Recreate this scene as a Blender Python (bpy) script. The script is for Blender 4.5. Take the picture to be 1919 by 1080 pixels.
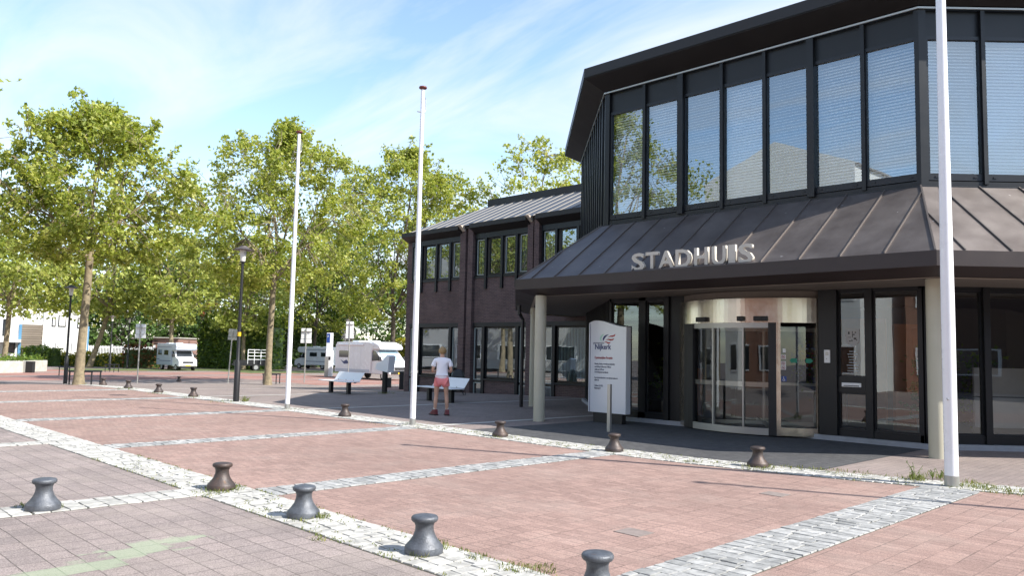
import bpy, math, random
from math import sin, cos, pi, sqrt, radians
from mathutils import Vector, Matrix, noise
random.seed(7)
S = bpy.context.scene
for o in list(bpy.data.objects): bpy.data.objects.remove(o)
COL = S.collection
# ------------------------------------------------------------------ camera
HC = 1.6
YAW, PITCH, ROLL, FPX = 0.792423883, 0.0813211813, 0.0215364097, 1487.13
fw = Vector((cos(YAW)*cos(PITCH), sin(YAW)*cos(PITCH), sin(PITCH)))
r0 = Vector((sin(YAW), -cos(YAW), 0)); u0 = r0.cross(fw)
rt = r0*cos(ROLL) + u0*sin(ROLL); up = u0*cos(ROLL) - r0*sin(ROLL)
cd = bpy.data.cameras.new('camera'); cam = bpy.data.objects.new('camera', cd); COL.objects.link(cam)
m = Matrix((rt, up, -fw)).transposed().to_4x4(); m.translation = (0, 0, HC); cam.matrix_world = m
cd.sensor_width = 36; cd.lens = 36*FPX/1919; cd.clip_end = 3000; cd.clip_start = 0.05
S.camera = cam
# ------------------------------------------------------------------ sky and sun
SUN_EL, SUN_H = radians(43.0), Vector((.37, -.93)).normalized()
W = bpy.data.worlds.new('World'); S.world = W; W.use_nodes = True
nt = W.node_tree; nt.nodes.clear()
def N(nt, t, **k):
    n = nt.nodes.new(t)
    for a, b in k.items():
        if a.startswith('i_'): n.inputs[a[2:].replace('_', ' ')].default_value = b
        else: setattr(n, a, b)
    return n
sk = N(nt, 'ShaderNodeTexSky', sky_type='NISHITA', sun_disc=False, sun_elevation=SUN_EL)
sk.sun_rotation = math.atan2(SUN_H.x, SUN_H.y); sk.air_density = 1.0; sk.dust_density = 0.6; sk.ozone_density = 1.2
tc = N(nt, 'ShaderNodeTexCoord')
sx = N(nt, 'ShaderNodeSeparateXYZ'); nt.links.new(tc.outputs['Generated'], sx.inputs[0])
# cirrus: project the view direction on a high plane
zz = N(nt, 'ShaderNodeMath', operation='ADD'); zz.inputs[1].default_value = .12; nt.links.new(sx.outputs[2], zz.inputs[0])
dx = N(nt, 'ShaderNodeMath', operation='DIVIDE'); dy = N(nt, 'ShaderNodeMath', operation='DIVIDE')
nt.links.new(sx.outputs[0], dx.inputs[0]); nt.links.new(zz.outputs[0], dx.inputs[1])
nt.links.new(sx.outputs[1], dy.inputs[0]); nt.links.new(zz.outputs[0], dy.inputs[1])
cb = N(nt, 'ShaderNodeCombineXYZ'); nt.links.new(dx.outputs[0], cb.inputs[0]); nt.links.new(dy.outputs[0], cb.inputs[1])
mp = N(nt, 'ShaderNodeMapping'); mp.inputs['Rotation'].default_value = (0, 0, radians(-38)); mp.inputs['Scale'].default_value = (1.7, .6, 1)
mp.inputs['Location'].default_value = (.35, 1.2, 0)
nt.links.new(cb.outputs[0], mp.inputs[0])
nz = N(nt, 'ShaderNodeTexNoise', noise_dimensions='3D'); nz.inputs['Scale'].default_value = 1.1; nz.inputs['Detail'].default_value = 7; nz.inputs['Roughness'].default_value = .56; nz.inputs['Distortion'].default_value = .7
nt.links.new(mp.outputs[0], nz.inputs['Vector'])
cr = N(nt, 'ShaderNodeValToRGB'); cr.color_ramp.elements[0].position = .43; cr.color_ramp.elements[1].position = .70
cr.color_ramp.elements[0].color = (0, 0, 0, 1); cr.color_ramp.elements[1].color = (.8, .8, .8, 1)
nt.links.new(nz.outputs[0], cr.inputs[0])
mx = N(nt, 'ShaderNodeMix', data_type='RGBA'); mx.inputs[7].default_value = (3.3, 3.45, 3.6, 1)
nt.links.new(cr.outputs[0], mx.inputs[0]); nt.links.new(sk.outputs[0], mx.inputs[6])
bg = N(nt, 'ShaderNodeBackground'); bg.inputs[1].default_value = 0.15
wo = N(nt, 'ShaderNodeOutputWorld'); nt.links.new(mx.outputs[2], bg.inputs[0]); nt.links.new(bg.outputs[0], wo.inputs[0])
sl = bpy.data.lights.new('sun', 'SUN'); sl.energy = 4.2; sl.angle = radians(.5); sl.color = (1, .95, .87)
so = bpy.data.objects.new('sun', sl); COL.objects.link(so)
sd = Vector((SUN_H.x*cos(SUN_EL), SUN_H.y*cos(SUN_EL), sin(SUN_EL)))
so.rotation_euler = sd.to_track_quat('Z', 'Y').to_euler()
S.view_settings.view_transform = 'Standard'; S.view_settings.look = 'None'; S.view_settings.gamma = 1
S.view_settings.exposure = 1.12
S.render.engine = 'CYCLES'
S.cycles.max_bounces = 8; S.cycles.transparent_max_bounces = 16

# ------------------------------------------------------------------ terrain helpers
def zg(x, y):
    d = (x+y)*.7071; t = min(1, max(0, (d-28)/16)); return -.5*t*t*(3-2*t)
def ray(px, py): return rt*((px-959.5)/FPX) - up*((py-540)/FPX) + fw
def G(px, py):
    d = ray(px, py); z = 0
    for _ in range(12):
        t = (z-HC)/d.z; z = zg(d.x*t, d.y*t)
    return Vector((d.x*t, d.y*t, z))
def OX(px, py, X):
    d = ray(px, py); t = X/d.x; return Vector((X, d.y*t, HC+d.z*t))

# ------------------------------------------------------------------ materials
def mat(name, col, rough=.6, metal=0, var=0, vscale=3, bump=0, bscale=40, spec=None, col2=None):
    m = bpy.data.materials.new(name); m.use_nodes = True; nt = m.node_tree; b = nt.nodes['Principled BSDF']
    b.inputs['Base Color'].default_value = (*col, 1); b.inputs['Roughness'].default_value = rough; b.inputs['Metallic'].default_value = metal
    if spec is not None: b.inputs['Specular IOR Level'].default_value = spec
    tc = N(nt, 'ShaderNodeTexCoord')
    if var or col2:
        n = N(nt, 'ShaderNodeTexNoise'); n.inputs['Scale'].default_value = vscale; n.inputs['Detail'].default_value = 6; n.inputs['Roughness'].default_value = .65
        nt.links.new(tc.outputs['Object'], n.inputs['Vector'])
        r = N(nt, 'ShaderNodeValToRGB'); r.color_ramp.elements[0].position = .3; r.color_ramp.elements[1].position = .7
        c2 = col2 or tuple(c*(1+var) for c in col); c1 = tuple(c*(1-var) for c in col) if not col2 else col
        r.color_ramp.elements[0].color = (*c1, 1); r.color_ramp.elements[1].color = (*c2, 1)
        nt.links.new(n.outputs[0], r.inputs[0]); nt.links.new(r.outputs[0], b.inputs['Base Color'])
        mr = N(nt, 'ShaderNodeMapRange'); mr.inputs[3].default_value = max(.02, rough-.1); mr.inputs[4].default_value = min(1, rough+.12)
        nt.links.new(n.outputs[0], mr.inputs[0]); nt.links.new(mr.outputs[0], b.inputs['Roughness'])
    if bump:
        n = N(nt, 'ShaderNodeTexNoise'); n.inputs['Scale'].default_value = bscale; n.inputs['Detail'].default_value = 4
        nt.links.new(tc.outputs['Object'], n.inputs['Vector'])
        bp = N(nt, 'ShaderNodeBump'); bp.inputs['Strength'].default_value = bump; bp.inputs['Distance'].default_value = .01
        nt.links.new(n.outputs[0], bp.inputs['Height']); nt.links.new(bp.outputs[0], b.inputs['Normal'])
    return m
def paver(name, c1, c2, mortar, bw, rh, off=.5, ms=.004, rot=0, stain=(.85, 1.1), stain_scale=.35, speck=.12, bump=.5, smooth=.1, swizzle=None, bias=0, extra=None, jf=0, dust=0, spots=0):
    m = bpy.data.materials.new(name); m.use_nodes = True; nt = m.node_tree; b = nt.nodes['Principled BSDF']
    b.inputs['Roughness'].default_value = .85; b.inputs['Specular IOR Level'].default_value = .25
    tc = N(nt, 'ShaderNodeTexCoord'); src = tc.outputs['Object']
    if swizzle:
        s = N(nt, 'ShaderNodeSeparateXYZ'); c = N(nt, 'ShaderNodeCombineXYZ'); nt.links.new(src, s.inputs[0])
        for i, k in enumerate(swizzle):
            if k >= 0: nt.links.new(s.outputs[k], c.inputs[i])
        src = c.outputs[0]
    # slightly wobbling joints
    wn = N(nt, 'ShaderNodeTexNoise'); wn.inputs['Scale'].default_value = 2.5; nt.links.new(src, wn.inputs['Vector'])
    wa = N(nt, 'ShaderNodeVectorMath', operation='MULTIPLY_ADD'); wa.inputs[1].default_value = (.02, .02, 0); nt.links.new(wn.outputs['Color'], wa.inputs[0]); nt.links.new(src, wa.inputs[2])
    br = N(nt, 'ShaderNodeTexBrick'); br.offset = off; br.squash = 1
    br.inputs['Scale'].default_value = 1; br.inputs['Brick Width'].default_value = bw; br.inputs['Row Height'].default_value = rh
    br.inputs['Mortar Size'].default_value = ms; br.inputs['Mortar Smooth'].default_value = smooth; br.inputs['Bias'].default_value = bias
    br.inputs['Color1'].default_value = (*c1, 1); br.inputs['Color2'].default_value = (*c2, 1); br.inputs['Mortar'].default_value = (*mortar, 1)
    nt.links.new(wa.outputs[0], br.inputs['Vector'])
    n1 = N(nt, 'ShaderNodeTexNoise'); n1.inputs['Scale'].default_value = stain_scale; n1.inputs['Detail'].default_value = 7; n1.inputs['Roughness'].default_value = .62; nt.links.new(src, n1.inputs['Vector'])
    mr = N(nt, 'ShaderNodeMapRange'); mr.inputs[1].default_value = .3; mr.inputs[2].default_value = .7; mr.inputs[3].default_value = stain[0]; mr.inputs[4].default_value = stain[1]; nt.links.new(n1.outputs[0], mr.inputs[0])
    n2 = N(nt, 'ShaderNodeTexNoise'); n2.inputs['Scale'].default_value = 130; n2.inputs['Detail'].default_value = 3; nt.links.new(src, n2.inputs['Vector'])
    mr2 = N(nt, 'ShaderNodeMapRange'); mr2.inputs[1].default_value = .3; mr2.inputs[2].default_value = .7; mr2.inputs[3].default_value = 1-speck*1.8; mr2.inputs[4].default_value = 1+speck*1.8; nt.links.new(n2.outputs[0], mr2.inputs[0])
    mm = N(nt, 'ShaderNodeMath', operation='MULTIPLY'); nt.links.new(mr.outputs[0], mm.inputs[0]); nt.links.new(mr2.outputs[0], mm.inputs[1])
    vm = N(nt, 'ShaderNodeVectorMath', operation='SCALE'); nt.links.new(br.outputs[0], vm.inputs[0]); nt.links.new(mm.outputs[0], vm.inputs['Scale'])
    # faded joints, dust film and small spots
    fj = N(nt, 'ShaderNodeTexNoise'); fj.inputs['Scale'].default_value = 3.2; fj.inputs['Detail'].default_value = 4; nt.links.new(src, fj.inputs['Vector'])
    fr = N(nt, 'ShaderNodeMapRange'); fr.inputs[1].default_value = .38; fr.inputs[2].default_value = .62; fr.inputs[3].default_value = jf; fr.inputs[4].default_value = 0; nt.links.new(fj.outputs[0], fr.inputs[0])
    fm = N(nt, 'ShaderNodeMath', operation='MULTIPLY'); nt.links.new(fr.outputs[0], fm.inputs[0]); nt.links.new(br.outputs['Fac'], fm.inputs[1])
    jm = N(nt, 'ShaderNodeMix', data_type='RGBA'); jm.inputs[7].default_value = (*[(a+b)/2*1.05 for a, b in zip(c1, c2)], 1); nt.links.new(fm.outputs[0], jm.inputs[0]); nt.links.new(vm.outputs[0], jm.inputs[6])
    du = N(nt, 'ShaderNodeTexNoise'); du.inputs['Scale'].default_value = .9; du.inputs['Detail'].default_value = 9; du.inputs['Roughness'].default_value = .7; nt.links.new(src, du.inputs['Vector'])
    dr = N(nt, 'ShaderNodeMapRange'); dr.inputs[1].default_value = .48; dr.inputs[2].default_value = .75; dr.inputs[4].default_value = dust; nt.links.new(du.outputs[0], dr.inputs[0])
    dm = N(nt, 'ShaderNodeMix', data_type='RGBA'); dm.inputs[7].default_value = (.36, .31, .27, 1); nt.links.new(dr.outputs[0], dm.inputs[0]); nt.links.new(jm.outputs[2], dm.inputs[6])
    vo = N(nt, 'ShaderNodeTexVoronoi'); vo.inputs['Scale'].default_value = 2.2; nt.links.new(src, vo.inputs['Vector'])
    vr = N(nt, 'ShaderNodeMapRange'); vr.inputs[1].default_value = .022; vr.inputs[2].default_value = .034; vr.inputs[3].default_value = spots; vr.inputs[4].default_value = 0; nt.links.new(vo.outputs['Distance'], vr.inputs[0])
    vx = N(nt, 'ShaderNodeMix', data_type='RGBA'); vx.inputs[7].default_value = (.13, .115, .105, 1); nt.links.new(vr.outputs[0], vx.inputs[0]); nt.links.new(dm.outputs[2], vx.inputs[6])
    colout = vx.outputs[2]
    if extra: colout = extra(nt, src, colout)
    nt.links.new(colout, b.inputs['Base Color'])
    hh = N(nt, 'ShaderNodeMath', operation='MULTIPLY_ADD'); hh.inputs[1].default_value = -1; nt.links.new(br.outputs['Fac'], hh.inputs[0])
    n2s = N(nt, 'ShaderNodeMath', operation='MULTIPLY'); n2s.inputs[1].default_value = .35; nt.links.new(n2.outputs[0], n2s.inputs[0]); nt.links.new(n2s.outputs[0], hh.inputs[2])
    bp = N(nt, 'ShaderNodeBump'); bp.inputs['Strength'].default_value = bump; bp.inputs['Distance'].default_value = .006
    nt.links.new(hh.outputs[0], bp.inputs['Height']); nt.links.new(bp.outputs[0], b.inputs['Normal'])
    return m
def green_paint(nt, src, colin):
    # faded green paint left on some of the tiles
    sn = N(nt, 'ShaderNodeVectorMath', operation='SNAP'); sn.inputs[1].default_value = (.2, .245, 1); nt.links.new(src, sn.inputs[0])
    wn = N(nt, 'ShaderNodeTexWhiteNoise', noise_dimensions='2D'); nt.links.new(sn.outputs[0], wn.inputs['Vector'])
    s = N(nt, 'ShaderNodeTexNoise'); s.inputs['Scale'].default_value = 7; s.inputs['Detail'].default_value = 6; nt.links.new(src, s.inputs['Vector'])
    acc = None
    for (cx, cy, rx, ry) in ((2.35, 6.5, .55, .20), (1.75, 6.2, .5, .22), (2.8, 6.62, .25, .10), (1.4, 5.95, .4, .2)):
        mp = N(nt, 'ShaderNodeMapping', vector_type='TEXTURE'); mp.inputs['Location'].default_value = (cx, cy, 0); mp.inputs['Scale'].default_value = (rx, ry, 1); mp.inputs['Rotation'].default_value = (0, 0, radians(12))
        nt.links.new(src, mp.inputs[0])
        l = N(nt, 'ShaderNodeVectorMath', operation='LENGTH'); nt.links.new(mp.outputs[0], l.inputs[0])
        if acc is None: acc = l.outputs['Value']
        else:
            mn = N(nt, 'ShaderNodeMath', operation='MINIMUM'); nt.links.new(acc, mn.inputs[0]); nt.links.new(l.outputs['Value'], mn.inputs[1]); acc = mn.outputs[0]
    a = N(nt, 'ShaderNodeMath', operation='MULTIPLY_ADD'); a.inputs[1].default_value = 1.6; nt.links.new(s.outputs[0], a.inputs[0]); nt.links.new(acc, a.inputs[2])
    a2 = N(nt, 'ShaderNodeMath', operation='MULTIPLY_ADD'); a2.inputs[1].default_value = 1.1; nt.links.new(wn.outputs['Value'], a2.inputs[0]); nt.links.new(a.outputs[0], a2.inputs[2])
    r = N(nt, 'ShaderNodeMapRange'); r.inputs[1].default_value = 1.95; r.inputs[2].default_value = 2.3; r.inputs[3].default_value = .5; r.inputs[4].default_value = 0; nt.links.new(a2.outputs[0], r.inputs[0])
    mx = N(nt, 'ShaderNodeMix', data_type='RGBA'); mx.inputs[7].default_value = (.29, .37, .24, 1); nt.links.new(r.outputs[0], mx.inputs[0]); nt.links.new(colin, mx.inputs[6])
    return mx.outputs[2]
def glass(name, tint, base, rough=.0):
    m = bpy.data.materials.new(name); m.use_nodes = True; nt = m.node_tree; nt.nodes.clear()
    o = N(nt, 'ShaderNodeOutputMaterial'); t = N(nt, 'ShaderNodeBsdfTransparent'); t.inputs[0].default_value = (*tint, 1)
    g = N(nt, 'ShaderNodeBsdfGlossy'); g.inputs['Roughness'].default_value = rough; g.inputs[0].default_value = (.86, .95, 1, 1)
    lw = N(nt, 'ShaderNodeFresnel'); lw.inputs['IOR'].default_value = 1.5
    mr = N(nt, 'ShaderNodeMapRange'); mr.inputs[1].default_value = .04; mr.inputs[2].default_value = 1; mr.inputs[3].default_value = base; mr.inputs[4].default_value = 1; nt.links.new(lw.outputs[0], mr.inputs[0])
    tc = N(nt, 'ShaderNodeTexCoord'); n = N(nt, 'ShaderNodeTexNoise'); n.inputs['Scale'].default_value = .9; nt.links.new(tc.outputs['Object'], n.inputs['Vector'])
    bp = N(nt, 'ShaderNodeBump'); bp.inputs['Strength'].default_value = .05; bp.inputs['Distance'].default_value = .02; nt.links.new(n.outputs[0], bp.inputs['Height']); nt.links.new(bp.outputs[0], g.inputs['Normal'])
    mx = N(nt, 'ShaderNodeMixShader'); nt.links.new(mr.outputs[0], mx.inputs[0]); nt.links.new(t.outputs[0], mx.inputs[1]); nt.links.new(g.outputs[0], mx.inputs[2]); nt.links.new(mx.outputs[0], o.inputs[0])
    return m
def leafmat(name, a, b, c, tr=.35):
    m = bpy.data.materials.new(name); m.use_nodes = True; nt = m.node_tree; nt.nodes.clear()
    o = N(nt, 'ShaderNodeOutputMaterial'); g = N(nt, 'ShaderNodeNewGeometry')
    r = N(nt, 'ShaderNodeValToRGB'); r.color_ramp.elements[0].color = (*a, 1); r.color_ramp.elements[1].color = (*c, 1); e = r.color_ramp.elements.new(.55); e.color = (*b, 1)
    nt.links.new(g.outputs['Random Per Island'], r.inputs[0])
    p = N(nt, 'ShaderNodeBsdfPrincipled'); p.inputs['Roughness'].default_value = .45; p.inputs['Specular IOR Level'].default_value = .4; nt.links.new(r.outputs[0], p.inputs['Base Color'])
    h = N(nt, 'ShaderNodeHueSaturation'); h.inputs['Value'].default_value = 1.6; h.inputs['Saturation'].default_value = 1.1; h.inputs['Hue'].default_value = .485; nt.links.new(r.outputs[0], h.inputs['Color'])
    t = N(nt, 'ShaderNodeBsdfTranslucent'); nt.links.new(h.outputs[0], t.inputs[0])
    mx = N(nt, 'ShaderNodeMixShader'); mx.inputs[0].default_value = tr; nt.links.new(p.outputs[0], mx.inputs[1]); nt.links.new(t.outputs[0], mx.inputs[2]); nt.links.new(mx.outputs[0], o.inputs[0])
    return m
def islandmat(name, a, c, rough=.8, bump=.4):
    m = mat(name, a, rough, bump=bump, bscale=60); nt = m.node_tree; b = nt.nodes['Principled BSDF']
    g = N(nt, 'ShaderNodeNewGeometry'); r = N(nt, 'ShaderNodeValToRGB'); r.color_ramp.elements[0].color = (*a, 1); r.color_ramp.elements[1].color = (*c, 1)
    nt.links.new(g.outputs['Random Per Island'], r.inputs[0])
    tc = N(nt, 'ShaderNodeTexCoord'); n = N(nt, 'ShaderNodeTexNoise'); n.inputs['Scale'].default_value = 14; n.inputs['Detail'].default_value = 6; nt.links.new(tc.outputs['Object'], n.inputs['Vector'])
    mr = N(nt, 'ShaderNodeMapRange'); mr.inputs[1].default_value = .3; mr.inputs[2].default_value = .7; mr.inputs[3].default_value = .68; mr.inputs[4].default_value = 1.15; nt.links.new(n.outputs[0], mr.inputs[0])
    vm = N(nt, 'ShaderNodeVectorMath', operation='SCALE'); nt.links.new(r.outputs[0], vm.inputs[0]); nt.links.new(mr.outputs[0], vm.inputs['Scale']); nt.links.new(vm.outputs[0], b.inputs['Base Color'])
    b.inputs['Specular IOR Level'].default_value = .2
    return m

M = {}
M['red'] = paver('red paving', (.305, .208, .178), (.24, .162, .140), (.10, .074, .066), .105, .21, .5, .004, stain=(.83, 1.1), speck=.22, jf=.8, dust=.28, spots=.55)
M['mauve'] = paver('mauve paving', (.25, .205, .19), (.21, .175, .163), (.11, .09, .08), .21, .105, .5, .004, stain=(.82, 1.1), speck=.2, jf=.6, dust=.35, spots=.5)
M['tiles'] = paver('mauve tiles', (.265, .222, .208), (.22, .186, .176), (.075, .064, .058), .2, .245, 0, .0045, stain=(.76, 1.15), stain_scale=.8, speck=.28, extra=green_paint, jf=.3, dust=.45, spots=.5)
M['dark_paving'] = paver('dark paving', (.085, .085, .088), (.065, .066, .07), (.04, .04, .04), .21, .105, .5, .004, speck=.15)
M['lot'] = paver('lot paving', (.30, .165, .14), (.27, .15, .125), (.2, .12, .1), .5, .5, .5, .004)
M['joint'] = mat('mossy joint', (.085, .075, .06), .95, col2=(.06, .062, .035), vscale=5)
M['sett'] = islandmat('granite setts', (.32, .315, .295), (.50, .49, .46))
M['sett_grey'] = islandmat('grey setts', (.24, .243, .24), (.38, .38, .372))
M['sett_far'] = mat('far setts', (.36, .35, .33), .85, var=.15, vscale=9)
M['whiteline'] = mat('pale paving line', (.42, .40, .37), .8, var=.12, vscale=4)
M['iron'] = mat('cast iron', (.095, .104, .12), .48, .35, var=.35, vscale=14, bump=.35, bscale=90)
M['iron_rust'] = mat('rusty cast iron', (.045, .041, .042), .5, .3, col2=(.085, .058, .048), vscale=7, bump=.3, bscale=80)
M['polewhite'] = mat('white pole paint', (.80, .81, .84), .28, var=.03, vscale=3)
M['dkred'] = mat('dark red cap', (.13, .03, .025), .5)
M['dark'] = mat('dark cladding', (.008, .0095, .012), .42, .2, var=.15, vscale=2)
M['fascia'] = mat('brown black fascia', (.011, .009, .009), .5, .1, var=.25, vscale=1.2)
M['canopy'] = mat('weathered zinc canopy', (.13, .108, .098), .52, .8, col2=(.21, .185, .172), vscale=1.3, bump=.05, bscale=3)
M['seam'] = mat('seam metal', (.12, .105, .098), .4, .4)
M['canfascia'] = mat('canopy fascia brown', (.034, .025, .024), .5, .1, var=.15, vscale=1.5)
M['wingroof'] = mat('grey zinc roof', (.085, .09, .098), .5, .2, var=.12, vscale=1.5)
M['wingseam'] = mat('pale roof seam', (.30, .28, .25), .6)
M['soffit'] = mat('soffit', (.16, .14, .12), .7, var=.1)
M['beige'] = mat('beige strip', (.48, .41, .34), .6)
M['column'] = mat('painted column', (.47, .45, .36), .55, col2=(.42, .40, .31), vscale=1.4, bump=.05)
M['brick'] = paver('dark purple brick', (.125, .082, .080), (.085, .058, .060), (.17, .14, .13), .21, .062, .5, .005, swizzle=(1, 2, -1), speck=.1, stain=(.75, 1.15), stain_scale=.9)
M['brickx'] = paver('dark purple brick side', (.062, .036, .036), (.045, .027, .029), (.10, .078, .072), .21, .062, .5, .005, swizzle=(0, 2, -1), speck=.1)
M['frame'] = mat('window frame', (.010, .012, .016), .4, .2)
M['paleframe'] = mat('pale inner frame', (.30, .34, .33), .5)
M['glass_up'] = glass('upper glazing', (.93, .96, .98), .28)
M['glass'] = glass('ground glazing', (.82, .81, .78), .13)
M['glass_wing'] = glass('wing glazing', (.7, .74, .74), .30)
M['glass_door'] = glass('door glazing', (.8, .79, .76), .09)
M['blind'] = mat('white blind', (.86, .86, .85), .5)
M['curtain'] = mat('pale curtain', (.42, .50, .50), .9, var=.15, vscale=8)
M['steel'] = mat('brushed steel', (.55, .50, .44), .2, .95, var=.12, vscale=5)
M['alu'] = mat('aluminium', (.42, .42, .40), .4, .7)
M['white'] = mat('white', (.78, .79, .8), .45, var=.03)
M['signwhite'] = mat('sign panel', (.66, .69, .74), .22, .1)
M['navy'] = mat('navy', (.02, .035, .14), .4)
M['blue'] = mat('sign blue', (.02, .06, .26), .4)
M['red_ink'] = mat('red', (.36, .035, .035), .5)
M['green_ink'] = mat('green', (.01, .22, .14), .5)
M['lightgreen'] = mat('pale green', (.35, .6, .5), .5)
M['text'] = mat('grey text', (.10, .11, .16), .6)
M['letter'] = mat('cream letters', (.50, .47, .41), .45, var=.06)
M['black'] = mat('black', (.012, .012, .014), .5)
M['plinth'] = mat('plinth stone', (.30, .31, .34), .7, var=.1, vscale=6)
M['bark'] = mat('plane bark', (.30, .24, .15), .9, col2=(.12, .10, .065), vscale=5, bump=.5, bscale=12)
M['bark_dark'] = mat('dark bark', (.08, .065, .05), .9, var=.3, vscale=5, bump=.4)
M['leaf'] = leafmat('plane leaves', (.13, .175, .025), (.27, .32, .055), (.46, .47, .14), .45)
M['leaf2'] = leafmat('far plane leaves', (.15, .19, .035), (.27, .32, .065), (.44, .46, .14), .43)
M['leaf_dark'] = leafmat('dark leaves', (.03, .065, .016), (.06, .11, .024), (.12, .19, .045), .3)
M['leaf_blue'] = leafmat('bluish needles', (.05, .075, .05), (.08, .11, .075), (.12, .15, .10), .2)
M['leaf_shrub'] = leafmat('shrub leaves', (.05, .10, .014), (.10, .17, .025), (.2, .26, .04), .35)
M['leaf_yellow'] = leafmat('yellow hedge', (.20, .22, .02), (.32, .30, .03), (.40, .36, .05), .3)
M['leaf_red'] = leafmat('reddish shrub', (.05, .08, .015), (.12, .08, .025), (.28, .09, .04), .3)
M['grass'] = leafmat('grass', (.07, .11, .02), (.14, .18, .04), (.30, .28, .10), .3)
M['grassg'] = mat('grass ground', (.07, .10, .03), .95, col2=(.12, .14, .045), vscale=2)
M['skin'] = mat('skin', (.52, .30, .21), .55, var=.05); M['hair'] = mat('blond hair', (.42, .29, .13), .6, col2=(.22, .13, .06), vscale=40)
M['shirt'] = mat('white shirt', (.86, .85, .90), .8, bump=.2, bscale=15); M['shorts'] = mat('coral shorts', (.80, .24, .24), .8, bump=.2, bscale=18)
M['shoe'] = mat('dark red boots', (.16, .03, .035), .6, var=.3, vscale=20); M['sole'] = mat('sole', (.02, .015, .015), .8); M['sock'] = mat('sock', (.6, .55, .5), .9)
M['rvwhite'] = mat('camper white', (.74, .75, .77), .25, var=.03, vscale=2); M['rvgrey'] = mat('camper grey', (.42, .47, .55), .3)
M['carglass'] = mat('car glass', (.02, .025, .03), .05, .0, spec=1.0); M['carglassb'] = mat('blue sunshade glass', (.30, .42, .48), .1)
M['tyre'] = mat('tyre', (.02, .02, .02), .8); M['rim'] = mat('rim', (.5, .5, .5), .35, .6)
M['yellow'] = mat('yellow', (.65, .42, .02), .5)
M['lampglass'] = mat('lamp diffuser', (.62, .60, .56), .3); M['lamphat'] = mat('lamp hat', (.10, .085, .08), .5, .3)
M['concrete'] = mat('concrete', (.40, .38, .34), .9, var=.2, vscale=3, bump=.3)
M['rendwall'] = mat('white render', (.74, .74, .72), .7, var=.03, vscale=1); M['wood'] = paver('weathered boards', (.25, .21, .17), (.19, .16, .13), (.06, .05, .04), 4, .22, .5, .02, swizzle=(0, 2, -1))
M['greyrender'] = mat('grey render', (.42, .42, .42), .8, var=.06)
M['bluepaint'] = mat('blue door', (.10, .25, .42), .5)
M['shedbrick'] = paver('shed brick', (.30, .17, .14), (.25, .14, .12), (.3, .25, .22), .21, .065, .5, .006, swizzle=(0, 2, -1))
M['housebrick'] = paver('house brick', (.34, .16, .10), (.28, .13, .085), (.3, .25, .22), .21, .065, .5, .006, swizzle=(0, 2, -1))
M['brownboard'] = mat('brown boards', (.06, .03, .028), .7, var=.2)
M['tileroof'] = paver('grey roof tiles', (.20, .19, .19), (.14, .13, .14), (.04, .04, .04), .3, .35, .5, .035, swizzle=(0, 2, -1), speck=.1)
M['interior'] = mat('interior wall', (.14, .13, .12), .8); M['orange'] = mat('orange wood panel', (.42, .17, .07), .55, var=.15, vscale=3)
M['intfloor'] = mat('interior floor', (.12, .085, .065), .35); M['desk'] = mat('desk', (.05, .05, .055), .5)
M['soil'] = mat('soil', (.10, .08, .05), .95)

# ------------------------------------------------------------------ mesh builder
def add_spots(m, scale=1.6, col=(.45, .43, .41), r0=.02, r1=.035, amt=.7):
    nt = m.node_tree; b = nt.nodes['Principled BSDF']; lk = b.inputs['Base Color'].links[0].from_socket; tc = N(nt, 'ShaderNodeTexCoord')
    wn = N(nt, 'ShaderNodeTexNoise'); wn.inputs['Scale'].default_value = 9; nt.links.new(tc.outputs['Object'], wn.inputs['Vector'])
    wa = N(nt, 'ShaderNodeVectorMath', operation='MULTIPLY_ADD'); wa.inputs[1].default_value = (.12, .12, .12); nt.links.new(wn.outputs['Color'], wa.inputs[0]); nt.links.new(tc.outputs['Object'], wa.inputs[2])
    vo = N(nt, 'ShaderNodeTexVoronoi'); vo.inputs['Scale'].default_value = scale; nt.links.new(wa.outputs[0], vo.inputs['Vector'])
    vr = N(nt, 'ShaderNodeMapRange'); vr.inputs[1].default_value = r0; vr.inputs[2].default_value = r1; vr.inputs[3].default_value = amt; vr.inputs[4].default_value = 0; nt.links.new(vo.outputs['Distance'], vr.inputs[0])
    mx = N(nt, 'ShaderNodeMix', data_type='RGBA'); mx.inputs[7].default_value = (*col, 1); nt.links.new(vr.outputs[0], mx.inputs[0]); nt.links.new(lk, mx.inputs[6]); nt.links.new(mx.outputs[2], b.inputs['Base Color'])
add_spots(M['canopy'], 2.4, (.5, .48, .46), .03, .055, .75); add_spots(M['wingroof'], 1.4, (.25, .25, .25), .03, .06, .6); add_spots(M['iron'], 9, (.09, .055, .035), .05, .12, .6); add_spots(M['iron_rust'], 8, (.12, .065, .035), .05, .14, .6); add_spots(M['polewhite'], 5, (.55, .54, .5), .02, .05, .6); add_spots(M['column'], 3, (.34, .32, .25), .03, .08, .5)
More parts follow.
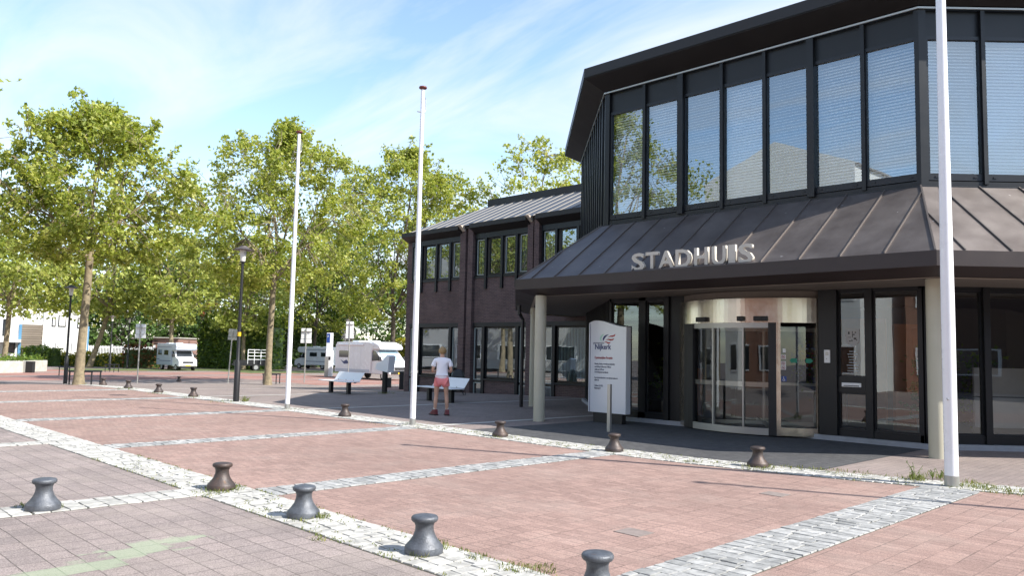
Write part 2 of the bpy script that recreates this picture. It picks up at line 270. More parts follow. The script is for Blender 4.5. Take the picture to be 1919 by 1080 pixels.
class MB:
    def __init__(s): s.v = []; s.f = []
    def add(s, vs, fs, T=None):
        n = len(s.v); s.v += [tuple(T @ Vector(v)) if T else tuple(v) for v in vs]; s.f += [tuple(i+n for i in f) for f in fs]; return s
    def box(s, x0, y0, z0, x1, y1, z1, T=None):
        vs = [(x, y, z) for z in (z0, z1) for x, y in ((x0, y0), (x1, y0), (x1, y1), (x0, y1))]
        return s.add(vs, [(0, 3, 2, 1), (4, 5, 6, 7), (0, 1, 5, 4), (1, 2, 6, 5), (2, 3, 7, 6), (3, 0, 4, 7)], T)
    def hexa(s, P): return s.add(P, [(0, 3, 2, 1), (4, 5, 6, 7), (0, 1, 5, 4), (1, 2, 6, 5), (2, 3, 7, 6), (3, 0, 4, 7)])
    def quad(s, a, b, c, d): return s.add([a, b, c, d], [(0, 1, 2, 3)])
    def prism(s, poly, y0, y1, T=None):   # poly in (x,z), extruded along y
        n = len(poly); vs = [(x, y0, z) for x, z in poly]+[(x, y1, z) for x, z in poly]
        return s.add(vs, [tuple(range(n)), tuple(range(2*n-1, n-1, -1))]+[(i, i+n, (i+1) % n+n, (i+1) % n) for i in range(n)], T)
    def vprism(s, poly, z0, z1, T=None):  # poly in (x,y), extruded up
        n = len(poly); vs = [(x, y, z0) for x, y in poly]+[(x, y, z1) for x, y in poly]
        return s.add(vs, [tuple(range(n-1, -1, -1)), tuple(range(n, 2*n))]+[(i, (i+1) % n, (i+1) % n+n, i+n) for i in range(n)], T)
    def lathe(s, prof, n=24, T=None, cap=True):
        vs = [(r*cos(2*pi*k/n), r*sin(2*pi*k/n), z) for r, z in prof for k in range(n)]
        fs = [(i*n+k, i*n+(k+1) % n, (i+1)*n+(k+1) % n, (i+1)*n+k) for i in range(len(prof)-1) for k in range(n)]
        if cap: fs += [tuple(range(n-1, -1, -1)), tuple(range((len(prof)-1)*n, len(prof)*n))]
        return s.add(vs, fs, T)
    def tube(s, pts, rad, n=8):
        pts = [Vector(p) for p in pts]; vs = []
        if not isinstance(rad, (list, tuple)): rad = [rad]*len(pts)
        x = None
        for i, p in enumerate(pts):
            d = (pts[min(i+1, len(pts)-1)]-pts[max(i-1, 0)]).normalized()
            if x is None: x = d.orthogonal().normalized()
            else: x = (x-d*x.dot(d)).normalized()
            y = d.cross(x)
            vs += [p+(x*cos(2*pi*k/n)+y*sin(2*pi*k/n))*rad[i] for k in range(n)]
        fs = [(i*n+k, i*n+(k+1) % n, (i+1)*n+(k+1) % n, (i+1)*n+k) for i in range(len(pts)-1) for k in range(n)]
        return s.add(vs, fs+[tuple(range(n-1, -1, -1)), tuple(range((len(pts)-1)*n, len(pts)*n))])
    def build(s, name, material, parent=None, smooth=False, bevel=0, loc=None, bseg=2):
        me = bpy.data.meshes.new(name); me.from_pydata(s.v, [], s.f); me.validate(); me.materials.append(material)
        if smooth:
            for p in me.polygons: p.use_smooth = True
            try: me.set_sharp_from_angle(angle=radians(50))
            except Exception: pass
        o = bpy.data.objects.new(name, me); COL.objects.link(o)
        if parent: o.parent = parent
        if loc is not None: o.location = loc
        if bevel:
            b = o.modifiers.new('bevel', 'BEVEL'); b.width = bevel; b.segments = bseg; b.limit_method = 'ANGLE'; b.angle_limit = radians(40)
        return o
def leafverts(mb, c, s, rnd, up_bias=.35):
    n = Vector((rnd.gauss(0, 1), rnd.gauss(0, 1), rnd.gauss(0, 1)+up_bias*2)).normalized(); x = n.orthogonal().normalized(); a = rnd.uniform(0, 6.28)
    y = n.cross(x); x, y = x*cos(a)+y*sin(a), y*cos(a)-x*sin(a)
    s *= rnd.uniform(.6, 1.25); b = len(mb.v); f = n*s*.22
    for u, v, w_ in ((0, -.5, 0), (.5, -.05, .8), (.22, .12, .2), (.05, .6, .9), (-.25, .15, .2), (-.5, 0, .7)):
        mb.v.append(tuple(c+x*(u*s)+y*(v*s)+f*w_))
    mb.f.append(tuple(range(b, b+6)))
def tag(o, label=None, cat=None, group=None, kind=None):
    if label: o['label'] = label
    if cat: o['category'] = cat
    if group: o['group'] = group
    if kind: o['kind'] = kind
    return o
def empty(name, loc=(0, 0, 0), rz=0, label=None, cat=None, group=None):
    o = bpy.data.objects.new(name, None); COL.objects.link(o); o.location = loc; o.rotation_euler = (0, 0, rz); o.empty_display_size = .2
    return tag(o, label, cat, group)
def copy_tree(o, parent=None):
    c = o.copy(); COL.objects.link(c)
    if parent: c.parent = parent
    for ch in [x for x in o.children]: copy_tree(ch, c)
    return c
def text(s, size, material, name, parent, T, extrude=.002, bold=0, align='LEFT', space=1.0):
    cu = bpy.data.curves.new(name, 'FONT'); cu.body = s; cu.size = size; cu.extrude = extrude; cu.offset = bold; cu.align_x = align; cu.space_character = space; cu.resolution_u = 3
    t = bpy.data.objects.new('tmp', cu); COL.objects.link(t); dg = bpy.context.evaluated_depsgraph_get(); dg.update()
    me = bpy.data.meshes.new_from_object(t.evaluated_get(dg)); bpy.data.objects.remove(t)
    me.transform(T); me.materials.clear(); me.materials.append(material)
    o = bpy.data.objects.new(name, me); COL.objects.link(o)
    if parent: o.parent = parent
    return o
def struct(name, mb, material): return tag(mb.build(name, material), kind='structure')

# ------------------------------------------------------------------ ground
g = MB(); L = [-140, -60, -20, 0]+[10+i*2.5 for i in range(26)]+[80, 100, 140, 200, 300, 500, 900]
nL = len(L); g.v = [(x, y, zg(x, y)) for y in L for x in L]
g.f = [(j*nL+i, j*nL+i+1, (j+1)*nL+i+1, (j+1)*nL+i) for j in range(nL-1) for i in range(nL-1)]
struct('ground', g, M['mauve'])
def zgi(x, y):   # height of the ground mesh itself (its grid is coarse)
    def br(v):
        for i in range(nL-1):
            if L[i] <= v <= L[i+1]: return i
        return nL-2
    i, j = br(x), br(y); tx = (x-L[i])/(L[i+1]-L[i]); ty = (y-L[j])/(L[j+1]-L[j])
    return (zg(L[i], L[j])*(1-tx)+zg(L[i+1], L[j])*tx)*(1-ty)+(zg(L[i], L[j+1])*(1-tx)+zg(L[i+1], L[j+1])*tx)*ty
def cshift(y): return 0 if y > 8.3 else .85*((8.3-y)/5)**2
def sheet(mb, x0, x1, y0, y1, dz, fx0=None, fx1=None, step=.8):
    ny = max(1, int((y1-y0)/step)); nx = max(1, int((x1-x0)/2.5))
    P = []
    for j in range(ny+1):
        y = y0+(y1-y0)*j/ny; a = x0+(fx0(y) if fx0 else 0); b = x1+(fx1(y) if fx1 else 0)
        P.append([(a+(b-a)*i/nx, y, zgi(a+(b-a)*i/nx, y)+dz) for i in range(nx+1)])
    base = len(mb.v)
    for row in P: mb.v += row
    for j in range(ny):
        for i in range(nx): a = base+j*(nx+1)+i; mb.f.append((a, a+1, a+nx+2, a+nx+1))
    return mb
XB0, XB1, XC0, XC1 = 3.72, 4.33, 10.22, 10.92
struct('plaza_paving', sheet(MB(), XB1, XC0, -8, 37, .004, None, cshift), M['red'])
struct('tile_paving', sheet(MB(), -30, XB0, -8, 42, .004), M['tiles'])
struct('entrance_paving', sheet(MB(), XC1, 15.9, 5.1, 12.3, .004, cshift), M['dark_paving'])
lot = MB()
for (a, b) in ((49.5, 55), (57, 62.5), (64.5, 70)): sheet(lot, -14, 24, a, b, .004)
for (a, b) in ((30, 37), (39.5, 47)): sheet(lot, 24.2, 60, a, b, .004)
for (a, b) in ((48, 55), (57, 63)): sheet(lot, 24.2, 34, a, b, .004)
struct('parking_paving', lot, M['lot'])
ln = MB()
for yy in (30.0, 34.6, 39.4, 43.5, 48.9, 56, 63.5): sheet(ln, 11, 40, yy, yy+.22, .008)
for yy in (24.6, 18.5, 13.2): sheet(ln, XC1, 22.3, yy, yy+.22, .008)
for yy in (39.6, 44, 48.9, 56): sheet(ln, -14, 10.2, yy, yy+.25, .008)
struct('paving_lines', ln, M['whiteline'])
# granite sett strips as real stones
jt = MB(); st = MB(); sg = MB()
def sett(mb, x0, y0, x1, y1, z, rnd):
    h = .007+rnd.uniform(0, .005); e = rnd.uniform(.004, .008); j = lambda a: a+rnd.uniform(-.006, .006)
    c = [(j(x0), j(y0)), (j(x1), j(y0)), (j(x1), j(y1)), (j(x0), j(y1))]; cx, cy = (x0+x1)/2, (y0+y1)/2
    ins = lambda p, d: (p[0]+math.copysign(d, cx-p[0]), p[1]+math.copysign(d, cy-p[1]))
    tl = [rnd.uniform(-.0025, .0025) for _ in range(4)]
    v = [(*p, z-.004) for p in c]+[(*ins(p, .002), z+h*.6) for p in c]+[(*ins(p, e), z+h+t) for p, t in zip(c, tl)]
    mb.add(v, [(0, 1, 5, 4), (1, 2, 6, 5), (2, 3, 7, 6), (3, 0, 4, 7), (4, 5, 9, 8), (5, 6, 10, 9), (6, 7, 11, 10), (7, 4, 8, 11), (8, 9, 10, 11)])
def strip_y(mb, x0, x1, y0, y1, fx=None, dep=.125, ln=.18):   # strip runs along y, courses across it
    rnd = random.Random(int(x0*100)); y = y0
    sheet(jt, x0, x1, y0, y1, .006, fx, fx)
    while y < y1:
        d = dep*rnd.uniform(.85, 1.15); s = fx(y) if fx else 0; x = x0+.004
        while x < x1-.03:
            l = ln*rnd.uniform(.7, 1.3)
            if x+l > x1-.06: l = x1-x
            sett(mb, x+s+.005, y+.004, min(x+l, x1)+s-.004, y+d-.004, zgi(x, y)+.006, rnd); x += l
        y += d
def strip_x(mb, x0, x1, y0, y1, dep=.125, ln=.2):
    rnd = random.Random(int(y0*100)+5); x = x0
    sheet(jt, x0, x1, y0, y1, .006)
    while x < x1:
        d = dep*rnd.uniform(.85, 1.15); y = y0+.004
        while y < y1-.03:
            l = ln*rnd.uniform(.7, 1.3)
            if y+l > y1-.06: l = y1-y
            sett(mb, x+.004, y+.004, x+d-.004, min(y+l, y1)-.004, zgi(x, y)+.006, rnd); y += l
        x += d
strip_y(st, XB0, XB1, 2.0, 37)
strip_y(st, XC0, XC1, -2, 37, cshift, .12, .15)
for (a, b) in ((2.98, 3.62), (7.95, 8.45), (13.0, 13.5), (18.35, 18.85), (24.2, 24.7), (29.3, 29.8)):
    strip_x(sg, XB1+.01, XC0+cshift((a+b)/2)-.01, a, b)
strip_x(st, -2, XB0-.01, 8.42, 8.92, .16, .2); strip_x(st, -2, XB0-.01, 14.1, 14.55, .16, .2)
struct('sett_bedding', jt, M['joint']); struct('granite_sett_strips', st, M['sett']); struct('grey_sett_strips', sg, M['sett_grey'])
# grass beyond the parking area
struct('grass_verge', sheet(sheet(MB(), 19, 36, 66, 72, .012), 30, 60, 60, 66, .012), M['grassg'])
mp_ = MB()
for (x, y) in ((5.95, 4.4), (8.9, 4.55)): mp_.box(x-.12, y-.14, .003, x+.12, y+.14, .009)
struct('path_covers', mp_, mat('cover plate', (.20, .165, .15), .8, var=.2, vscale=12))
# ------------------------------------------------------------------ town hall
CX, CY = 24.6, 8.77
def P(i, A, s, z):
    a = pi+i*pi/4; return Vector((CX+A*cos(a)-s*sin(a), CY+A*sin(a)+s*cos(a), z))
K = math.tan(pi/8)
def ob(mb, i, A0, A1, s0, s1, z0, z1):
    return mb.hexa([P(i, A1, s0, z0), P(i, A1, s1, z0), P(i, A0, s1, z0), P(i, A0, s0, z0), P(i, A1, s0, z1), P(i, A1, s1, z1), P(i, A0, s1, z1), P(i, A0, s0, z1)])
def FT(i, A, s, z):   # frame on a face: local x along the face (left to right), local y up, local z outwards
    a = pi+i*pi/4; t = Vector((-sin(a), cos(a), 0)); n = Vector((cos(a), sin(a), 0))
    m = Matrix((t, Vector((0, 0, 1)), n)).transposed().to_4x4(); m.translation = P(i, A, s, z); return m
hall = empty('town_hall', (CX, CY, 0), 0, 'dark octagonal town hall with glazed upper storey, brown metal canopy and revolving door', 'building')
HM = Matrix.Translation((-CX, -CY, 0))
def hb(mb, name, material, parent=None, **k):
    mb.v = [tuple(HM @ Vector(v)) for v in mb.v]; return mb.build(name, material, parent or hall, **k)
FACES = (7, 0, 1)
def ring(mb, prof, faces=range(8)):   # prof: list (A,z)
    for i in faces:
        for (A0, z0), (A1, z1) in zip(prof, prof[1:]):
            mb.quad(P(i, A0, -A0*K, z0), P(i, A0, A0*K, z0), P(i, A1, A1*K, z1), P(i, A1, -A1*K, z1))
    return mb
hb(ring(MB(), [(9.62, 8.58), (9.62, 8.82), (9.55, 8.84), (6.0, 9.35), (.01, 9.5)]), 'roof', M['fascia'])
hb(ring(MB(), [(9.05, 8.30), (9.10, 8.30), (9.60, 8.56), (9.60, 8.58)]), 'roof_soffit', M['fascia'])
hb(ring(MB(), [(9.06, 8.24), (9.09, 8.24), (9.09, 8.275), (9.06, 8.275)]), 'trim_rail', M['alu'])
hb(ring(MB(), [(11.22, 3.33), (9.1, 4.83), (9.0, 4.83)]), 'canopy_roof', M['canopy'])
sm = MB(); rs = random.Random(3)
for i in range(8):
    n = 15
    for k in range(-7, 8):
        s = k*.73+.2
        Ain = max(9.1, abs(s)/K); Aout = 11.2
        if Ain > 11: continue
        zf = lambda A: 3.33+(11.22-A)*(1.5/2.12)
        a, b = Ain+.02, Aout
        sm.hexa([P(i, b, s-.012, zf(b)-.01), P(i, b, s+.012, zf(b)-.01), P(i, a, s+.012, zf(a)-.01), P(i, a, s-.012, zf(a)-.01),
                 P(i, b, s-.010, zf(b)+.035), P(i, b, s+.010, zf(b)+.035), P(i, a, s+.010, zf(a)+.035), P(i, a, s-.010, zf(a)+.035)])
    a, b = 9.1, 11.22; s0, s1 = a*K, b*K
    sm.hexa([P(i, b, s1-.03, 3.32), P(i, b, s1, 3.32), P(i, a, s0, 4.82), P(i, a, s0-.03, 4.82), P(i, b, s1-.03, 3.365), P(i, b, s1, 3.36), P(i, a, s0, 4.86), P(i, a, s0-.03, 4.865)])
hb(sm, 'roof_seams', M['seam'])
hb(ring(MB(), [(11.15, 3.36), (11.25, 3.345), (11.25, 3.10), (10.78, 2.97), (10.78, 3.0)]), 'canopy_fascia', M['canfascia'])
hb(ring(MB(), [(10.78, 2.962), (10.70, 2.962), (10.70, 3.0)]), 'canopy_edge_strip', M['beige'])
hb(ring(MB(), [(10.72, 3.0), (8.7, 3.0)]), 'canopy_soffit', M['soffit'])
# upper storey wall: posts, panels
wl = MB()
PAN = [(-3.55, -2.61), (-2.47, -1.59), (-1.39, -.48), (-.36, .56), (.67, 1.58), (1.72, 2.64), (2.77, 3.67)]
ring(wl, [(9.02, 4.80), (9.02, 4.95), (8.7, 4.95)]); ring(wl, [(8.98, 8.24), (8.98, 8.32)]); ring(wl, [(7.9, 3.0), (7.9, 8.4)])
ring(wl, [(8.97, 7.72), (8.97, 8.24)]); ring(wl, [(8.7, 3.0), (8.7, 4.95)])
for i in range(8):
    H = 9.0*K
    ob(wl, i, 8.9, 9.05, -H-.02, -H+.12, 4.83, 8.3); ob(wl, i, 8.9, 9.05, H-.06, H+.02, 4.83, 8.3)
    if i not in (7,):
        for k in range(6):
            c = (PAN[k][1]+PAN[k+1][0])/2; w = .075 if k in (1, 4) else .038
            ob(wl, i, 8.9, 9.06+(.03 if k in (1, 4) else 0), c-w, c+w, 4.9, 8.24)
    else:
        for k in range(-12, 13): ob(wl, i, 8.9, 9.03+(.05 if k % 2 else 0), k*.3-.05, k*.3+.05, 4.83, 8.3)
        ob(wl, i, 8.8, 8.95, -H, H, 4.83, 8.3)
hb(wl, 'upper_wall', M['dark'])
fl = MB(); ring(fl, [(9.04, 4.86), (9.12, 4.84), (9.12, 4.80)]); hb(fl, 'sill_flashing', M['frame'])
def make_upper_window(i, s0, s1, blindlow=5.1):
    rb = random.Random(int(s0*50)+i*7); ti = rb.uniform(-.006, .010)
    f = MB(); z0, z1 = 4.97, 7.74; w = .045
    for a, b, c, d in ((s0, s0+w, z0, z1), (s1-w, s1, z0, z1), (s0+w, s1-w, z0, z0+.13), (s0+w, s1-w, z1-.07, z1)): ob(f, i, 8.93, 9.01, a, b, c, d)
    for s in (s0+.16, s1-.16): ob(f, i, 9.01, 9.022, s-.03, s+.03, z0+.05, z0+.08)
    fr = hb(f, 'window', M['frame'])
    p = MB(); p.quad(P(i, 8.965, s0+w, z0+.13), P(i, 8.965, s1-w, z0+.13), P(i, 8.965, s1-w, z1-.07), P(i, 8.965, s0+w, z1-.07)); hb(p, 'pane', M['glass_up'], fr)
    b = MB(); z = z1-.08
    while z > blindlow:
        ob(b, i, 8.80, 8.803, s0+.03, s1-.03, z-.0, z+.001) if 0 else None
        a0, a1 = 8.78, 8.83
        b.quad(P(i, a0, s0+.02, z+.023+ti), P(i, a0, s1-.02, z+.023+ti+rb.uniform(-.003, .003)), P(i, a1, s1-.02, z-.023-ti+rb.uniform(-.003, .003)), P(i, a1, s0+.02, z-.023-ti)); z -= .064
    ob(b, i, 8.78, 8.84, s0+.02, s1-.02, blindlow-.04, blindlow); hb(b, 'blind', M['blind'], fr)
for i in (0, 1, 2):
    for (a, b) in PAN: make_upper_window(i, a-.05, b+.05)
hb(ring(MB(), [(8.5, 4.9), (7.9, 4.9)]), 'upper_floor', M['interior'])
# lower storey, front face (plane at A = 8.8)
AL = 8.8
lw = MB()
def lbox(i, s0, s1, z0, z1, d0=8.72, d1=8.84): ob(lw, i, d0, d1, s0, s1, z0, z1)
HL = AL*K
lbox(0, -HL, -3.70, .1, 3.0); lbox(0, -2.80, -2.60, .1, 3.0); lbox(0, -3.70, -2.0, .1, .24); lbox(0, -2.04, -1.52, .1, 3.0); lbox(0, -2.04, -1.9, .1, 3.0, 8.84, 8.9)
lbox(0, -3.70, -2.0, 2.93, 3.0)
lbox(0, 1.70, 2.06, .1, 3.0, 8.72, 8.90); lbox(0, 2.06, 2.6, .96, 1.26); lbox(0, 2.06, 3.64, .1, .24); lbox(0, 2.06, 3.64, 2.96, 3.0); lbox(0, 2.61, 2.74, .1, 3.0, 8.72, 8.86); lbox(0, 3.58, HL, .1, 3.0)
for s in (-.2,): pass
for i in (1, 2):
    lbox(i, -HL, -HL+.12, .1, 3.0); lbox(i, HL-.12, HL, .1, 3.0); lbox(i, -HL, HL, .1, .26); lbox(i, -HL, HL, 2.93, 3.0)
    for s in (-2.5, -1.1, .3, 1.7): lbox(i, s-.06, s+.06, .1, 3.0, 8.72, 8.88)
for i in (3, 4, 5, 6): lbox(i, -HL, HL, .1, 3.0)
lbox(7, -HL, HL, .1, 3.0, 8.7, 8.78)
for k in range(-11, 12): lbox(7, k*.3-.05, k*.3+.05, .1, 3.0, 8.78, 8.84)
hb(lw, 'lower_wall', M['dark'])
hb(ring(MB(), [(8.93, 0), (8.93, .10), (8.6, .10)]), 'plinth', M['plinth'])
def lpane(i, s0, s1, z0, z1, name='shop_window'):
    f = MB()
    for a, b, c, d in ((s0, s0+.035, z0, z1), (s1-.035, s1, z0, z1), (s0+.035, s1-.035, z0, z0+.035), (s0+.035, s1-.035, z1-.035, z1)): ob(f, i, 8.75, 8.80, a, b, c, d)
    fr = hb(f, 'window', M['frame'])
    q = MB(); q.quad(P(i, 8.775, s0+.03, z0+.03), P(i, 8.775, s1-.03, z0+.03), P(i, 8.775, s1-.03, z1-.03), P(i, 8.775, s0+.03, z1-.03)); hb(q, 'pane', M['glass'], fr); return fr
lpane(0, -3.70, -2.80, .24, 2.93); lpane(0, -2.60, -2.04, .24, 2.93)
lpane(0, 2.06, 2.61, 1.26, 2.96); lpane(0, 2.06, 2.61, .24, .96); lpane(0, 2.74, 3.58, .24, 2.96)
for i in (1, 2):
    for a, b in ((-HL+.12, -2.56), (-2.44, -1.16), (-1.04, .24), (.36, 1.64), (1.76, HL-.12)): lpane(i, a, b, .26, 2.93)
# interior
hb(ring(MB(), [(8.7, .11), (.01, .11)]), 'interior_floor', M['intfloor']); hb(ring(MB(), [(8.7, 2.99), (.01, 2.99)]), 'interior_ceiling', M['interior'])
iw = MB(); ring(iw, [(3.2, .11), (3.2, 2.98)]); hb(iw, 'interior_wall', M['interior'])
for i_, A_, a_, b_, c_, d_ in ((0, 6.2, 2.2, 3.2, 1.0, 2.3), (0, 6.9, -3.0, -2.2, .11, 1.3), (0, 5.0, .2, 1.6, .11, 2.6), (1, 6.2, -3, -1.8, .11, 2.4)): hb(ob(MB(), i_, A_, A_+.1, a_, b_, c_, d_), 'interior_panel', M['orange'])
dk = MB(); ob(dk, 0, 5.6, 6.4, -1.6, 1.2, .9, .98); ob(dk, 0, 6.3, 6.38, -1.6, 1.2, .11, .9); ob(dk, 1, 7.0, 7.4, -1.6, 2.6, .11, 1.1); hb(dk, 'reception_desk', M['desk'])
wb = MB(); ob(wb, 1, 8.0, 8.05, -2.3, .2, .95, 1.5); ob(wb, 1, 8.0, 8.05, -2.3, .2, .35, .93); hb(wb, 'interior_screen', M['greyrender'])
def inside(name, i, A, s_, prof, mt, parent=None): return hb(MB().lathe(prof, 18, Matrix.Translation(P(i, A, s_, .11))), name, mt, parent, smooth=True)
ft = inside('interior_table', 0, 7.0, .75, [(.2, 0), (.03, .03), (.03, .74), (.38, .75), (.38, .78)], M['white'])
fv = inside('flower_vase', 0, 7.0, .75, [(.07, .78), (.1, .9), (.06, 1.1)], M['navy'], None)
rf = random.Random(4)
for mt, n, c, sp in (('leaf_shrub', 260, (0, 1.35), .22), ('red_ink', 90, (.08, 1.45), .16), ('blue', 60, (-.15, 1.6), .14)):
    lb = MB(); pc = P(0, 7.0, .75+c[0], .11+c[1])
    for k in range(n): leafverts(lb, pc+Vector((rf.gauss(0, sp), rf.gauss(0, sp), rf.gauss(0, sp*1.2))), .07, rf)
    hb(lb, 'flower_bouquet', M[mt], fv)
for i_, A_, s_ in ((0, 7.6, 3.3), (1, 7.6, -1.9), (0, 7.4, -2.9)):
    pt = inside('plant_pot', i_, A_, s_, [(.16, 0), (.2, .35), (.17, .36)], M['concrete']); lb = MB(); pc = P(i_, A_, s_, 1.1)
    for k in range(260): leafverts(lb, pc+Vector((rf.gauss(0, .2), rf.gauss(0, .2), rf.gauss(0, .35))), .11, rf)
    hb(lb, 'plant_leaves', M['leaf_shrub'], pt)
# columns
for (x, y, h) in ((13.75, 12.95, 2.97), (17.37, 16.6, 2.97), (14.45, 4.50, 2.99), (20.6, -1.5, 2.97)):
    c = MB(); c.lathe([(.135, 0), (.135, h)], 32, Matrix.Translation((x, y, 0))); hb(c, 'column', M['column'], smooth=True)
dp = MB(); dp.tube([(16.6, 16.5, 3.0), (16.6, 16.5, 2.75), (16.85, 16.6, 2.6), (16.85, 16.6, -.1)], .055); hb(dp, 'downpipe', M['black'])
# letters
LX = [-1.60, -1.14, -.84, -.44, .04, .46, .83, 1.02]; 
for ch, px0, px1 in zip('STADHUIS', (1186, 1212, 1236, 1268, 1303, 1336, 1368, 1386), (1210, 1236, 1266, 1298, 1329, 1363, 1379, 1414)):
    a = OX(px0, 500, 13.5); b = OX(px1, 500, 13.5); s = CY-a.y; wd = a.y-b.y
    o = text(ch, 1.0, M['letter'], 'letter', hall, Matrix.Identity(4), .0, .008)
    xs = [v.co.x for v in o.data.vertices]; ys = [v.co.y for v in o.data.vertices]
    bpy.data.objects.remove(o)
    kx, ky = wd*.93/(max(xs)-min(xs)), .36/(max(ys)-min(ys))
    T = HM @ FT(0, CX-13.5, s, 3.37) @ Matrix.Diagonal((kx, ky, 1, 1)) @ Matrix.Translation((-min(xs), -min(ys), 0))
    text(ch, 1.0, M['letter'], 'letter', hall, T, .035, .022)
# revolving door
RC = -.0
s_c = .03; R = 2.3; A_c = 7.22
def arc(mb, r0_, r1_, a0, a1, z0, z1, n=24):
    for k in range(n):
        t0 = a0+(a1-a0)*k/n; t1 = a0+(a1-a0)*(k+1)/n
        q = lambda r, t, z: P(0, A_c+r*cos(t), s_c+r*sin(t), z)
        mb.hexa([q(r1_, t0, z0), q(r1_, t1, z0), q(r0_, t1, z0), q(r0_, t0, z0), q(r1_, t0, z1), q(r1_, t1, z1), q(r0_, t1, z1), q(r0_, t0, z1)])
    return mb
def th(px):   # angle on the drum seen at a photo column
    d = ray(px, 700); k = d.y/d.x; lo, hi = -1.2, 1.2
    for _ in range(40):
        t = (lo+hi)/2; p = P(0, A_c+R*cos(t), s_c+R*sin(t), 0)
        if p.y/p.x > k: lo = t
        else: hi = t
    return t
TE = math.asin(1.67/R)
rev = hb(arc(MB(), R-.04, R+.02, -TE, TE, 2.33, 2.84, 40), 'revolving_door', M['steel'], smooth=False)
for p in rev.data.polygons: p.use_smooth = True
rev.data.set_sharp_from_angle(angle=radians(35))
ib = MB(); arc(ib, .1, R-.06, -TE, TE, 2.84, 2.99, 10); hb(ib, 'door_canopy_panel', M['soffit'], rev)
tA, tB, tC, tD, tE2 = th(1300), th(1440), th(1455), th(1463), th(1530)
hb(arc(MB(), R-.05, R+.0, tA, tB, 2.22, 2.33), 'track', M['alu'], rev); hb(arc(MB(), R-.05, R+.02, tA, tB, .03, .17), 'base_rail', M['alu'], rev)
gq = MB()
for a0, a1 in ((tA, tB), (tD, tE2)):
    n = 14
    for k in range(n):
        t0 = a0+(a1-a0)*k/n; t1 = a0+(a1-a0)*(k+1)/n; q = lambda t, z: P(0, A_c+(R-.03)*cos(t), s_c+(R-.03)*sin(t), z)
        gq.quad(q(t0, .17), q(t1, .17), q(t1, 2.25), q(t0, 2.25))
o = hb(gq, 'door_glass', M['glass_door'], rev)
for p in o.data.polygons: p.use_smooth = True
def qpost(a, b, z0, z1, m, d=.05, nm='door_post', pr=.025): hb(arc(MB(), R-d, R+pr, a, b, z0, z1, 2), nm, m, rev)
qpost(th(1284), tA, .03, 2.33, M['black'], .1); qpost(tB, tC, .03, 2.33, M['black'], .1); qpost(tC, tD, .03, 2.33, M['steel'], .06)
qpost(-TE, th(1284), .05, 2.33, M['steel']); qpost(tE2, TE, .05, 2.33, M['steel'])
for px_ in (1337, 1393): qpost(th(px_-1.3), th(px_+1.3), .17, 2.22, M['alu'], .03, 'glazing_bar')
hb(arc(MB(), R-.06, R-.035, tA, tB, 1.0, 1.1, 10), 'push_bar', M['alu'], rev)
hb(arc(MB(), R-.05, R+.02, tD, tE2, .04, .2, 8), 'kick_plate', M['steel'], rev)
for a, b in ((1310, 1327), (1384, 1396), (1414, 1440)): hb(arc(MB(), R+.02, R+.10, th(a), th(b), 2.36, 2.46, 2), 'motion_sensor', M['black'], rev, bevel=.01)
for s0_, s1_ in ((-1.54, -1.44),): hb(ob(MB(), 0, 8.7, 8.82, s0_-.1, s1_-.1, .1, 3.0), 'door_jamb', M['dark'], rev)
def rq(t, z, dr=.012): return P(0, A_c+(R-.03+dr)*cos(t), s_c+(R-.03+dr)*sin(t), z)
def rplate(t0, t1, z0, z1, m, nm, dr=.012): q = MB(); q.hexa([rq(t0, z0, dr+.006), rq(t1, z0, dr+.006), rq(t1, z0, dr-.004), rq(t0, z0, dr-.004), rq(t0, z1, dr+.006), rq(t1, z1, dr+.006), rq(t1, z1, dr-.004), rq(t0, z1, dr-.004)]); return hb(q, nm, m, rev)
def RT(t, z, dr=.02):
    a = pi-0; n = (P(0, A_c+cos(t), s_c+sin(t), 0)-P(0, A_c, s_c, 0)).normalized(); tt = Vector((0, 0, 1)).cross(n)
    m = Matrix((tt, Vector((0, 0, 1)), n)).transposed().to_4x4(); m.translation = rq(t, z, dr); return m
tS, tT = th(1463.5), th(1473)
rplate(th(1467), tT, 1.72, 1.80, M['white'], 'sticker')
for z in (1.63, 1.50, 1.41):
    rplate(tS, tT, z-.042, z+.042, M['white'], 'sticker')
    q = MB()
    for k in range(16):
        a0, a1 = 2*pi*k/16, 2*pi*(k+1)/16; q.quad((.026*cos(a0), .026*sin(a0), 0), (.034*cos(a0), .034*sin(a0), 0), (.034*cos(a1), .034*sin(a1), 0), (.026*cos(a1), .026*sin(a1), 0))
    q.quad((-.022, .018, 0), (-.018, .022, 0), (.022, -.018, 0), (.018, -.022, 0))
    q.v = [tuple(RT((tS+tT)/2, z, .022) @ Vector(v)) for v in q.v]; hb(q, 'pictogram', M['red_ink'], rev)
    q = MB(); q.box(-.012, -.01, 0, .012, .008, .001); q.v = [tuple(RT((tS+tT)/2, z, .020) @ Vector(v)) for v in q.v]; hb(q, 'pictogram', M['black'], rev)
rplate(th(1456), th(1463.4), 1.08, 1.28, M['white'], 'push_button', .03)
rplate(th(1464), th(1474), 1.13, 1.24, M['blue'], 'sticker')
q = MB()
for k in range(12):
    a0, a1 = radians(-200+k*20), radians(-180+k*20); q.quad((.018*cos(a0)-.003, .018*sin(a0)-.018, 0), (.025*cos(a0)-.003, .025*sin(a0)-.018, 0), (.025*cos(a1)-.003, .025*sin(a1)-.018, 0), (.018*cos(a1)-.003, .018*sin(a1)-.018, 0))
